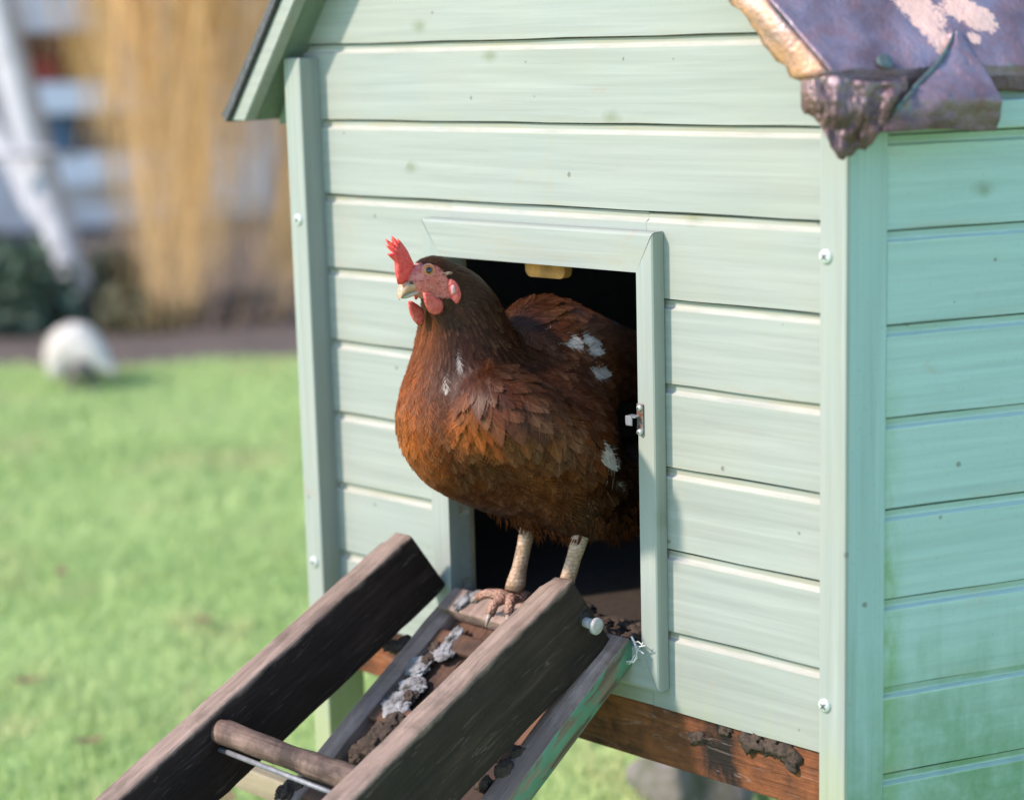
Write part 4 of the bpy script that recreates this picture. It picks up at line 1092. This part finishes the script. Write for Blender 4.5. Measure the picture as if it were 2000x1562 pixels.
# wattles and ear lobes
def leaf_px(pts, X, th, name, m, seed, parent=None):
    return obj(name, sheet_solid(name, [at(x, y, X=X) for x, y in pts], th, seed), m, parent or hbody)
leaf_px([(826, 570), (828, 583), (831, 597), (838, 609), (848, 615), (858, 615), (865, 609), (868, 598), (866, 588), (858, 583), (848, 579), (838, 573)], MX + .0185, .0028, 'wattle', m_wattle, 2)
leaf_px([(796, 588), (798, 600), (800, 614), (806, 625), (816, 636), (826, 634), (829, 620), (826, 606), (818, 596), (806, 588)], MX - .0075, .0026, 'wattle', m_wattle, 5)
ep = hit(887, 569); en = sgrad(ep[None])[0]
def lobe(p, n):
    Mq = T(*(p + n * .0015)) @ Vector(n).to_track_quat('Z', 'Y').to_matrix().to_4x4()
    o = obj('ear_lobe', blob_mesh('ear_lobe', (.0060, .0130, .0034), 4, .12, 1.5, 3), m_wattle, hbody, Mq @ Matrix.Rotation(.25, 4, 'Z'))
    obj('lobe_patch', blob_mesh('lobe_patch', (.0026, .0052, .0016), 6, .15, 1.5, 2), m_lobe, o, T(*(p + n * .0042)) @ Vector(n).to_track_quat('Z', 'Y').to_matrix().to_4x4() @ T(-.002, .002, 0))
m_lobe = plain('lobe_white', (.52, .38, .38), .7, c2=(.45, .17, .16), scale=260)
m_tuft = plain('ear_tuft', (.36, .25, .19), .9, c2=(.20, .11, .07), scale=260, bump=.8, bdist=.002)
lobe(ep, en); ep2 = ep.copy(); ep2[0] = 2 * MX - ep[0]; lobe(ep2, en * np.array([-1, 1, 1]))
tf = hit(876, 534); 
obj('ear_tuft', blob_mesh('ear_tuft', (.0022, .0062, .0020), 8, .5, 3, 3), m_tuft, hbody, T(*tf))

# ---- legs and feet
def scaly():
    s = NT('scaly_leg', rough=.5, spec=.4); W = s.pos()
    v = s.voro(s.mapv(W, (210, 210, 260)), 1.0); n = s.noise(W, 60, 4, .6)
    c = s.mix(s.ramp(n, [(.35, 0.0), (.65, 1.0)]), (.36, .235, .14), (.52, .36, .25))
    z_ = s.math('ADD', s.math('MULTIPLY', s.sep(W)[2], 235.0), s.math('MULTIPLY', s.math('SUBTRACT', s.noise(W, 90, 3, .6), .5), 1.6)); sc_ = s.math('FRACT', z_)       # overlapping scutes
    c = s.mix(s.ramp(sc_, [(.0, .75), (.16, .0), (.9, .0), (1.0, .6)]), c, (.13, .075, .045))
    c = s.mix(s.math('MULTIPLY', s.ramp(s.noise(W, 130, 4, .7), [(.55, 0.0), (.68, 1.0)]), .6), c, (.10, .07, .05))
    s.col(s.mix(s.ramp(v, [(.30, 0.0), (.62, .40)]), c, (.20, .11, .065))); s.bump(s.math('ADD', sc_, s.math('MULTIPLY', s.math('SUBTRACT', 1.0, v), .5)), .8, .0016); return s.m
def toe_mat():
    s = NT('pink_toe', rough=.6, spec=.3); W = s.pos(); v = s.voro(W, 330); n = s.noise(W, 120, 4, .65)
    c = s.mix(s.ramp(n, [(.35, 0.0), (.65, 1.0)]), (.42, .235, .165), (.30, .165, .115))
    c = s.mix(s.ramp(v, [(.30, 0.0), (.65, .6)]), c, (.16, .085, .055))
    c = s.mix(s.math('MULTIPLY', s.ramp(s.noise(W, 60, 5, .7), [(.52, 0.0), (.66, 1.0)]), .7), c, (.08, .055, .04))
    s.col(c); s.bump(s.math('SUBTRACT', 1.0, v), .8, .0018); return s.m
m_leg = scaly(); m_toe = toe_mat(); m_claw = plain('claw', (.30, .24, .19), .4)
FZ = -.6235
def leg(ankle, hip, toes):
    a, h = np.array(ankle), np.array(hip)
    path = [h, h + (a - h) * .35, h + (a - h) * .7, a + (h - a) * .06, a + np.array([0, -.006, -.004])]
    V, Fc = tube(path, [.0098, .0082, .0085, .0112, .0088], 14)
    lo = obj('leg', mesh('leg', V, Fc, True), m_leg, hen)
    for pts in toes:
        pts = [np.array(p) for p in pts]; n = len(pts)
        V, Fc = tube(pts, [.0070 - .0022 * i / (n - 1) + (.0007 if i % 2 else 0) for i in range(n)], 10)
        obj('toe', mesh('toe', V, Fc, True), m_toe, lo)
        d = pts[-1] - pts[-2]; d = d / np.linalg.norm(d)
        V, Fc = tube([pts[-1] - d * .002, pts[-1] + d * .005 - np.array([0, 0, .0012]), pts[-1] + d * .0105 - np.array([0, 0, .0048])], [.0036, .0026, .0005], 8)
        obj('claw', mesh('claw', V, Fc, True), m_claw, lo)
for side_, cx in ((-1, -.414), (1, -.343)):
    an = np.array([cx, -.050, FZ + .020]); hp = np.array([cx + .004 * side_, -.022, -.538])
    ft = np.array([cx, -.056, FZ + .0075])
    z = FZ + .0065
    leg(an, hp, [[ft, ft + np.array([-.004 * side_ * -1 * .0, -.014, .004]), ft + np.array([.0, -.027, .001]), ft + np.array([.0, -.036, -.010])],
                 [ft, ft + np.array([-.012, -.007, .004]), ft + np.array([-.028, -.010, .0035]), ft + np.array([-.043, -.012, -.003])],
                 [ft, ft + np.array([.010, -.011, .004]), ft + np.array([.018, -.022, .001]), ft + np.array([.023, -.030, -.008])],
                 [ft + np.array([0, .004, 0]), ft + np.array([.002, .016, .001]), ft + np.array([.003, .026, -.001])]])

# ------------------------------------------------------------------ white hen out on the lawn
w0 = at(158, 768, Z=GZ); WD = float((w0 - CAM) @ RM[2]); px_m = WD / F
def wv(px, py, back=0.0):
    p = at(px, py, depth=WD); return p + FV * back
BALLS_BROWN = BALLS
WBALLS = np.array([(*wv(132, 682, .03), 44 * px_m), (*wv(150, 672, .02), 38 * px_m), (*wv(174, 688, .0), 33 * px_m), (*wv(198, 704, -.02), 18 * px_m), (*wv(220, 716, -.03), 8 * px_m),
                  (*wv(112, 702, .02), 25 * px_m), (*wv(112, 722, .0), 15 * px_m), (*wv(128, 690, .10), 38 * px_m), (*wv(140, 705, .17), 24 * px_m), (*wv(150, 684, .02), 32 * px_m)])
BALLS = [(list(WBALLS), .03)]
c0 = WBALLS[:, :3].mean(0)
WV_, WF_ = surface_nets(c0 - .24, c0 + .24, .008, sdf)
whitehen = root('hen', tuple(w0), 'fluffy white hen feeding on the lawn near the flower bed', 'hen')
m_whitebody = plain('white_down', (.62, .58, .52), .9, c2=(.54, .48, .41), scale=30)
wbody = obj('body', mesh('body', WV_, WF_, True), m_whitebody, whitehen)
tri = np.concatenate([WF_[:, [0, 1, 2]], WF_[:, [0, 2, 3]]]); A, B_, C_ = WV_[tri[:, 0]], WV_[tri[:, 1]], WV_[tri[:, 2]]
area = .5 * np.linalg.norm(np.cross(B_ - A, C_ - A), axis=1)
P3 = sample(900); N3w = sgrad(P3, .003); fw = np.array([.2, .3, -1.0]) + rng.normal(0, .25, (900, 3))
T3w = fw - N3w * (fw * N3w).sum(1, keepdims=True); T3w /= np.linalg.norm(T3w, axis=1, keepdims=True)
cw = np.tile(np.array((.64, .60, .54)), (900, 1)) * rng.uniform(.85, 1.05, (900, 1))
m_wfeather = feather_mat('white_feather', (.6, .56, .5), .8, .25)
wp = obj('plumage', build_plumage(P3, N3w, T3w, np.cross(N3w, T3w), rng.uniform(.026, .038, 900), rng.uniform(.008, .012, 900), cw, np.zeros(900), np.zeros(900), 9, 1.2), m_wfeather, wbody)
tag(wp, kind='stuff')
obj('shaded_underside', blob_mesh('shaded_underside', (24 * px_m, 24 * px_m, 22 * px_m), 3, .2, 2, 2), plain('shade_grey', (.16, .14, .12), .9), wbody, T(*wv(162, 716, -.05)))  # dark blob added for the shade between the legs
m_wleg = plain('dark_leg', (.10, .085, .075), .7)
for px in (142, 180):
    top = wv(px, 722, .0); bot = at(px, 768, Z=GZ + .006)
    V, Fc = tube([top, (top + bot) / 2, bot, bot + np.array([.0, 0, -.004])], [.022, .015, .013, .015], 8)
    lg = obj('leg', mesh('leg', V, Fc, True), m_wleg, whitehen)
    for a in (-.5, 0, .5):
        d = -RV * .3 * math.cos(a) + FV * math.cos(a) * .9 + RV * math.sin(a)
        V, Fc = tube([bot, bot + d * .03, bot + d * .055 - np.array([0, 0, .003])], [.006, .005, .002], 6)
        obj('toe', mesh('toe', V, Fc, True), m_wleg, lg)
BALLS = BALLS_BROWN

# ------------------------------------------------------------------ grass
def grass_mat():
    s = NT('grass_blade', rough=.7, spec=.25); W = s.pos()
    n1 = s.noise(W, 1.1, 5, .6); n2 = s.noise(W, 9.0, 4, .65); n3 = s.noise(W, 55, 2, .5)
    c = s.mix(s.ramp(n1, [(.35, 0.0), (.68, 1.0)]), (.390, .520, .205), (.510, .620, .290))
    c = s.mix(s.math('MULTIPLY', s.ramp(n2, [(.55, 0.0), (.72, 1.0)]), .5), c, (.28, .42, .14))
    c = s.mix(s.math('MULTIPLY', n3, .5), c, (.54, .62, .28))
    n4 = s.noise(W, 2.6, 6, .68); c = s.mix(s.math('MULTIPLY', s.ramp(n4, [(.52, 0.0), (.64, 1.0)]), .65), c, (.58, .53, .29))
    n5 = s.noise(W, 4.2, 6, .7); c = s.mix(s.math('MULTIPLY', s.ramp(n5, [(.56, 0.0), (.68, 1.0)]), .55), c, (.24, .35, .14))
    s.col(c)
    tr = s.n('BsdfTranslucent'); s.set(tr.inputs['Color'], c); ms = s.n('MixShader'); ms.inputs[0].default_value = .35
    s.t.links.new(s.b.outputs[0], ms.inputs[1]); s.t.links.new(tr.outputs[0], ms.inputs[2]); s.t.links.new(ms.outputs[0], s.out.inputs[0])
    return s.m
NB = 130000
d = 2.2 + 5.6 * rng.random(NB) ** .85; a = (-.34 + .62 * rng.random(NB)) * d
base = C0 + RV * a[:, None] + FV * d[:, None]; base[:, 2] = GZ
edge_d = 7.05 + .12 * vnoise(np.stack([a * 2.1, a * 0, a * 0], 1), 3)
ok = d < edge_d; base, d = base[ok], d[ok]; nb_ = len(base)
th = rng.random(nb_) * 2 * np.pi; hgt = rng.uniform(.018, .042, nb_) * (1 + .35 * vnoise(base * 3, 8)); wd = .0016 * d / 2.2 * rng.uniform(.8, 1.6, nb_)
u = np.stack([np.cos(th), np.sin(th), np.zeros(nb_)], 1) * wd[:, None]; ln = np.stack([rng.normal(0, .5, nb_), rng.normal(0, .5, nb_), np.ones(nb_)], 1) * hgt[:, None]
V = np.stack([base - u, base + u, base + ln], 1).reshape(-1, 3)
me = bpy.data.meshes.new('grass'); me.vertices.add(nb_ * 3); me.vertices.foreach_set('co', V.astype(np.float32).reshape(-1))
me.loops.add(nb_ * 3); me.loops.foreach_set('vertex_index', np.arange(nb_ * 3, dtype=np.int32)); me.polygons.add(nb_); me.polygons.foreach_set('loop_start', (np.arange(nb_) * 3).astype(np.int32)); me.update(calc_edges=True)
gr = obj('grass', me, grass_mat()); tag(gr, 'short bright green grass of the lawn', 'grass', kind='stuff')

# ------------------------------------------------------------------ flower bed, stones, shrubs
m_soil = plain('bed_soil', (.105, .080, .065), .95, c2=(.055, .040, .034), scale=7, bump=.8, bdist=.02)
xs = np.linspace(-7, 5, 60)
front_ = [plan(x, 7.05 + .12 * float(vnoise(np.array([[x * 2.1, 0, 0]]), 3)[0]), GZ + .012) for x in xs]; rear = [plan(x, 16, GZ + .012) for x in xs]
V = front_ + rear; Fc = [(i, i + 1, 61 + i, 60 + i) for i in range(59)]
tag(obj('soil_bed', mesh('soil_bed', V, Fc), m_soil), 'bare brown soil bed behind the lawn', 'soil', kind='structure')
m_stone = plain('grey_stone', (.17, .14, .14), .85, c2=(.085, .07, .07), scale=14, bump=.6, bdist=.01)
m_stone_d = plain('mossy_stone', (.17, .15, .145), .9, c2=(.075, .085, .045), scale=22, bump=.7, bdist=.008)
def stone(px, py, w, h, seed, label, m, dep=None, z=None):
    p = at(px, py, Z=GZ)
    o = obj('stone', blob_mesh('stone', (w, w * .8, h), seed, .22, 1.4, 3), m, None, T(p[0], p[1], GZ + h * .35)); return tag(o, label, 'stone', None)
stone(1352, 1560, .105, .055, 7, 'dark mossy stone on the grass under the coop', m_stone_d)
def leafy(name, c_px, D, rad, n, size, m, label, cat, seed, squash=.8, stems=7):
    c = at(*c_px, depth=D); r_ = np.random.default_rng(seed)
    base = np.array([c[0], c[1], GZ])
    rt = root(name, tuple(base), label, cat)
    u = r_.normal(0, 1, (n, 3)); u /= np.linalg.norm(u, axis=1, keepdims=True); rr = rad * r_.random(n) ** .45
    P = c + u * rr[:, None] * np.array([1, 1, squash]) * (1 + .35 * vnoise(u * 2.2 + seed, seed))[:, None]
    P = P[P[:, 2] > GZ + .02]; n = len(P)
    a1 = r_.normal(0, 1, (n, 3)); a1 /= np.linalg.norm(a1, axis=1, keepdims=True); b1 = np.cross(a1, r_.normal(0, 1, (n, 3))); b1 /= np.linalg.norm(b1, axis=1, keepdims=True)
    sz = size * r_.uniform(.6, 1.4, n)[:, None]
    V = np.stack([P - a1 * sz, P + b1 * sz * .42, P + a1 * sz, P - b1 * sz * .42], 1).reshape(-1, 3); Fc = np.arange(n * 4).reshape(-1, 4)
    o = obj('crown', mesh('crown', V, Fc), m, rt); tag(o, kind='stuff')
    parts = []
    for k in range(stems):
        q = c + r_.normal(0, .35, 3) * rad; parts.append(tube([base + r_.normal(0, .03, 3) * np.array([1, 1, 0]), (base + q) / 2 + r_.normal(0, .03, 3), q], [.012, .008, .004], 5))
    V, Fc = merge(parts); obj('stem', mesh('stem', V, Fc, True), m_bark, rt)
    return rt
m_bark = plain('brown_bark', (.13, .10, .075), .9, scale=30)
m_evergreen = plain('evergreen_leaf', (.045, .085, .055), .6, c2=(.085, .125, .075), scale=9)
m_olive = plain('olive_leaf', (.085, .085, .040), .65, c2=(.15, .125, .06), scale=9)
m_dark_leaf = plain('dark_leaf', (.020, .036, .022), .65, c2=(.04, .05, .028), scale=9)
leafy('shrub', (30, 590), 8.1, .30, 1300, .045, m_evergreen, 'dark evergreen shrub at the foot of the pale leaning tree', 'shrub', 1, 1.0)
leafy('shrub', (262, 630), 8.0, .17, 700, .036, m_olive, 'olive green shrub below the willow to the right of the white hen', 'shrub', 2, .9)
leafy('shrub', (345, 650), 8.3, .17, 900, .034, m_dark_leaf, 'low dark shrub under the hanging willow branches', 'shrub', 3, .8)
leafy('shrub', (205, 560), 9.0, .20, 900, .036, m_dark_leaf, 'dark shrub between the pale trunk and the willow', 'shrub', 4, .8)

m_dry = plain('dry_leaf', (.16, .115, .085), .8, c2=(.09, .07, .055), scale=9)
leafy('shrub', (500, 650), 8.2, .20, 1300, .034, m_dry, 'low dry brownish shrub beside the coop corner', 'shrub', 5, .7)
leafy('shrub', (150, 630), 8.2, .15, 800, .032, m_dry, 'small dry brown shrub right behind the white hen', 'shrub', 6, .8)

# ------------------------------------------------------------------ pale leaning tree
m_pale = plain('pale_bark', (.46, .46, .48), .85, c2=(.34, .34, .36), scale=12, bump=.4, bdist=.01)
pt = at(160, 640, depth=8.5); pt[2] = GZ
ptree = root('pale_tree', tuple(pt), 'pale barked leaning tree at the left edge of the garden', 'tree')
pth = [pt - np.array([0, 0, .05]), at(148, 560, depth=8.5), at(122, 470, depth=8.5), at(85, 350, depth=8.5), at(52, 230, depth=8.5), at(15, 90, depth=8.5), at(-20, -60, depth=8.5), at(-70, -320, depth=8.6), at(-90, -620, depth=8.7)]
V, Fc = tube(pth, [.085, .075, .070, .075, .080, .075, .070, .06, .045], 16); obj('trunk', mesh('trunk', V, Fc, True), m_pale, ptree)
prt = []
for q in ([(118, 460), (70, 400), (20, 300), (-60, 150), (-150, -80)], [(30, 150), (-30, 60), (-120, -100)], [(-20, -60), (60, -250), (90, -500)]):
    prt.append(tube([at(x, y, depth=8.5 + .05 * i) for i, (x, y) in enumerate(q)], [.062, .058, .05, .04, .03][:len(q)], 12))
prt.append(tube([at(-60, 306, depth=8.35), at(40, 300, depth=8.35), at(100, 296, depth=8.35), at(150, 310, depth=8.4)], [.018, .016, .014, .006], 8))
V, Fc = merge(prt); obj('limb', mesh('limb', V, Fc, True), m_pale, ptree)
r_ = np.random.default_rng(44); tw = []
for k in range(260):
    p = at(-70 + r_.normal(0, 160), -420 + r_.normal(0, 160), depth=8.6 + r_.normal(0, .3)); dd = r_.normal(0, 1, 3); dd /= np.linalg.norm(dd)
    tw.append(tube([p, p + dd * .25, p + dd * .45 + np.array([0, 0, -.06])], [.006, .004, .002], 4, False))
V, Fc = merge(tw); tag(obj('crown', mesh('crown', V, Fc), m_pale, ptree), kind='stuff')

# ------------------------------------------------------------------ weeping willow
wb = plan(-1.05, 10.2)
willow = root('weeping_willow', tuple(wb), 'weeping willow with long bare golden hanging branches', 'tree')
V, Fc = tube([wb - np.array([0, 0, .05]), wb + np.array([.03, .02, .8]), wb + np.array([-.02, .04, 1.7]), wb + np.array([.05, 0, 2.6]), wb + np.array([.02, .05, 3.4])], [.20, .16, .14, .12, .09], 14)
obj('trunk', mesh('trunk', V, Fc, True), m_bark, willow)
lm = []; r_ = np.random.default_rng(12)
for k in range(16):
    az = r_.uniform(0, 6.28); L_ = r_.uniform(1.0, 2.0); s_ = wb + np.array([0, 0, r_.uniform(2.2, 3.3)]); dd = np.array([math.cos(az), math.sin(az), 0])
    lm.append(tube([s_, s_ + dd * L_ * .4 + np.array([0, 0, .45]), s_ + dd * L_ * .8 + np.array([0, 0, .5]), s_ + dd * L_ + np.array([0, 0, .25])], [.05, .035, .022, .012], 7))
V, Fc = merge(lm); obj('limb', mesh('limb', V, Fc, True), m_bark, willow)
def willow_mat():
    s = NT('willow_twig', rough=.7, spec=.2); a_ = s.n('Attribute', attribute_name='shade').outputs['Fac']
    c = s.mix(a_, (.36, .23, .12), (.84, .57, .26)); s.col(c)
    tr = s.n('BsdfTranslucent'); s.set(tr.inputs['Color'], c); ms = s.n('MixShader'); ms.inputs[0].default_value = .45
    s.t.links.new(s.b.outputs[0], ms.inputs[1]); s.t.links.new(tr.outputs[0], ms.inputs[2]); s.t.links.new(ms.outputs[0], s.out.inputs[0]); return s.m
NS = 1300; segs = 12
# clusters of strands: horizontal place, spread, how far down they reach (pixels of the photograph turned into metres at their depth)
cl_ = [(322, 9, 690, 2.2), (348, 10, 690, 2.2), (372, 12, 640, 2.6), (398, 12, 575, 2.2), (300, 9, 650, 1.4), (425, 14, 470, 1.6), (268, 12, 520, 1.5), (238, 12, 380, 1.2), (206, 14, 260, 1.1), (545, 9, 680, 1.8), (522, 10, 560, 1.2), (492, 13, 350, 1.4), (462, 12, 560, .9), (170, 16, 150, .8), (440, 22, 250, 1.6), (350, 40, 300, 2.0), (280, 40, 230, 1.4), (520, 30, 250, 1.4),
       (640, 14, 600, 1.0), (690, 14, 560, 1.0), (760, 20, 560, 1.0), (850, 24, 500, 1.2), (940, 24, 560, 1.2), (1040, 26, 600, 1.2), (130, 14, 60, .5)]
lean_ = np.random.default_rng(3).normal(0, 26, len(cl_))
wts = np.array([c[3] for c in cl_]); ci = rng.choice(len(cl_), NS, p=wts / wts.sum())
Vw = []; Sw = []
D_ = 7.7 + 1.6 * rng.random(NS)
cx_ = np.array([cl_[i][0] for i in ci]) + rng.normal(0, 1, NS) * np.array([cl_[i][1] for i in ci]) * rng.choice([1.0, 1.0, 3.2], NS); cb_ = np.array([cl_[i][2] for i in ci]) - np.abs(rng.normal(0, 90, NS)) + rng.normal(0, 25, NS)
sh = np.clip(rng.normal(.62, .36, NS), 0, 1)
for i in range(NS):
    D0 = D_[i]; bot = at(cx_[i] + rng.normal(0, 14), cb_[i], depth=D0); bot[2] = max(bot[2], GZ + .03)
    top = at(cx_[i] + lean_[ci[i]] * 2.2, -420 - 120 * rng.random(), depth=D0 + .3 * rng.normal())
    ax_ = rng.random() * 6.28; wdt = rng.uniform(.0026, .0070); side_v = RV * math.cos(ax_) + FV * math.sin(ax_); ph = rng.random() * 6.28; am = rng.uniform(.01, .12)
    t = np.linspace(0, 1, segs + 1)[:, None]
    p = top + (bot - top) * t + RV * (am * np.sin(t * 5 + ph) * t) + FV * (am * np.cos(t * 4 + ph) * t)
    w = wdt * (1 - .75 * t)
    Vw.append(np.stack([p - side_v * w, p + side_v * w], 1).reshape(-1, 3))
V = np.concatenate(Vw); k = np.arange(segs) * 2; q = np.stack([k, k + 1, k + 3, k + 2], 1)
Q = (q[None] + (np.arange(NS) * (segs + 1) * 2)[:, None, None]).reshape(-1, 4)
me = mesh('crown', V, Q); at_ = me.attributes.new('shade', 'FLOAT', 'POINT'); at_.data.foreach_set('value', np.repeat(sh, (segs + 1) * 2))
o = obj('crown', me, willow_mat(), willow); tag(o, kind='stuff')

# ------------------------------------------------------------------ house beyond the garden
hn = np.array([.93, -.3675, 0]); ht = np.array([.3675, .93, 0]); HP = plan(-2.3, 13.0, 0)
house = root('house', (HP[0], HP[1], GZ), 'lavender grey rendered house with white sills behind the willow', 'house')
HMX = Matrix(((ht[0], -hn[0], 0, HP[0]), (ht[1], -hn[1], 0, HP[1]), (0, 0, 1, 0), (0, 0, 0, 1)))      # local x along the wall, y into it
def hw(px, py): p = on_plane(px, py, HP, hn); return float((p - HP) @ ht), float(p[2])
def hrect(x0, y0, x1, y1):
    a, za = hw(x0, y0); b, zb = hw(x1, y1); return a, b, zb, za
m_render = plain('lavender_render', (.74, .71, .74), .9, c2=(.46, .38, .34), scale=2.8, bump=.3, bdist=.01)
m_white = plain('white_trim', (.78, .78, .80), .6, var=.08, scale=4)
def pane_mat(name, c):
    s = NT(name, rough=.12, spec=.5); n = s.noise(s.pos(), 3.0, 3, .5); s.col(s.mix(n, c, tuple(np.array(c) * .4))); return s.m
def hbox(name, x0, x1, z0, z1, y0, y1, m, parent=None):
    return box(name, x1 - x0, y1 - y0, z1 - z0, m, parent or house, HMX @ T((x0 + x1) / 2, (y0 + y1) / 2, (z0 + z1) / 2), bevel=.004)
hbox('wall', -9, 9, GZ, 4.2, 0, .3, m_render)
V = [(-9.3, -.4, 4.1), (9.3, -.4, 4.1), (9.3, 2.6, 6.2), (-9.3, 2.6, 6.2), (-9.3, -.4, 4.25), (9.3, -.4, 4.25), (9.3, 2.6, 6.35), (-9.3, 2.6, 6.35)]
obj('roof', mesh('roof', V, [(0, 1, 2, 3), (7, 6, 5, 4), (0, 4, 5, 1), (1, 5, 6, 2), (2, 6, 7, 3), (3, 7, 4, 0)]), plain('slate_roof', (.10, .10, .115), .7, scale=6), house, HMX)
def window(r, m_pane, sill=None, cols=2, cur=()):
    x0, x1, z0, z1 = r; f = .05
    w = hbox('window', x0, x1, z0, z1, -.012, -.002, m_pane)
    for a, b, c, d_ in ((x0 - f, x0, z0 - f, z1 + f), (x1, x1 + f, z0 - f, z1 + f), (x0, x1, z1, z1 + f), (x0, x1, z0 - f, z0)): hbox('window_frame', a, b, c, d_, -.05, -.001, m_render, w)
    for k in range(1, cols): xm = x0 + (x1 - x0) * k / cols; hbox('glazing_bar', xm - .015, xm + .015, z0, z1, -.035, -.0125, m_white if cols > 2 else m_bark, w)
    for (a, b, c, d_, m) in cur: hbox('curtain', x0 + (x1 - x0) * a, x0 + (x1 - x0) * b, z0 + (z1 - z0) * c, z0 + (z1 - z0) * d_, -.028, -.013, m, w)
    if sill: hbox('sill', *sill, -.14, -.002, m_white, w)
    return w
m_pane_b = pane_mat('brown_glass', (.12, .035, .018)); m_pane_d = pane_mat('dark_glass', (.06, .075, .10))
m_red = plain('red_curtain', (.30, .035, .02), .9, scale=14); m_amber = plain('amber_curtain', (.48, .23, .05), .9, scale=14); m_blue = plain('blue_shutter', (.10, .17, .25), .7, scale=10)
window(hrect(12, 66, 205, 158), m_pane_b, hrect(40, 166, 292, 214), 1, [(.60, .99, .02, .99, m_amber), (.08, .5, .02, .45, m_red)])
window(hrect(76, 224, 335, 292), m_pane_d, hrect(110, 302, 338, 350), 2, [(.02, .22, .02, .98, m_blue)])
hbox('white_panel', *hrect(412, 302, 512, 388), -.06, -.002, m_white)
hbox('white_panel', *hrect(560, 290, 660, 330), -.06, -.002, m_white)
window(hrect(620, -300, 900, 60), m_pane_d, hrect(600, 75, 920, 110), 3)
window(hrect(-420, 40, -150, 300), m_pane_d, hrect(-440, 315, -130, 350), 3)

# ------------------------------------------------------------------ fallen leaves on the lawn
m_fallen = plain('fallen_leaf_brown', (.20, .12, .055), .8, c2=(.12, .075, .04), scale=60)
for i, (px, py) in enumerate(((412, 886), (120, 1118), (400, 1212), (55, 1328), (172, 1446), (860, 1552), (440, 1556))):
    p = at(px, py, Z=GZ + .03); s_ = random.uniform(.018, .032); a = random.random() * 6.28
    V = [(-s_, 0, .004), (-s_ * .3, s_ * .5, .0), (s_ * .5, s_ * .42, .003), (s_ * 1.2, 0, .010), (s_ * .5, -s_ * .42, .004), (-s_ * .3, -s_ * .5, -.001), (0, 0, -.003)]
    V = [(x, y, z) for x, y, z in V] + [(x, y, z - .0008) for x, y, z in V]
    Fc = [(6, k, (k + 1) % 6) for k in range(6)] + [(13, 7 + (k + 1) % 6, 7 + k) for k in range(6)] + [(k, 7 + k, 7 + (k + 1) % 6, (k + 1) % 6) for k in range(6)]
    o = obj('fallen_leaf', mesh('fallen_leaf', V, Fc), m_fallen, None, T(*p) @ Matrix.Rotation(a, 4, 'Z'))
    tag(o, 'small brown fallen leaf lying on the grass', 'leaf', 'fallen leaves on the lawn')
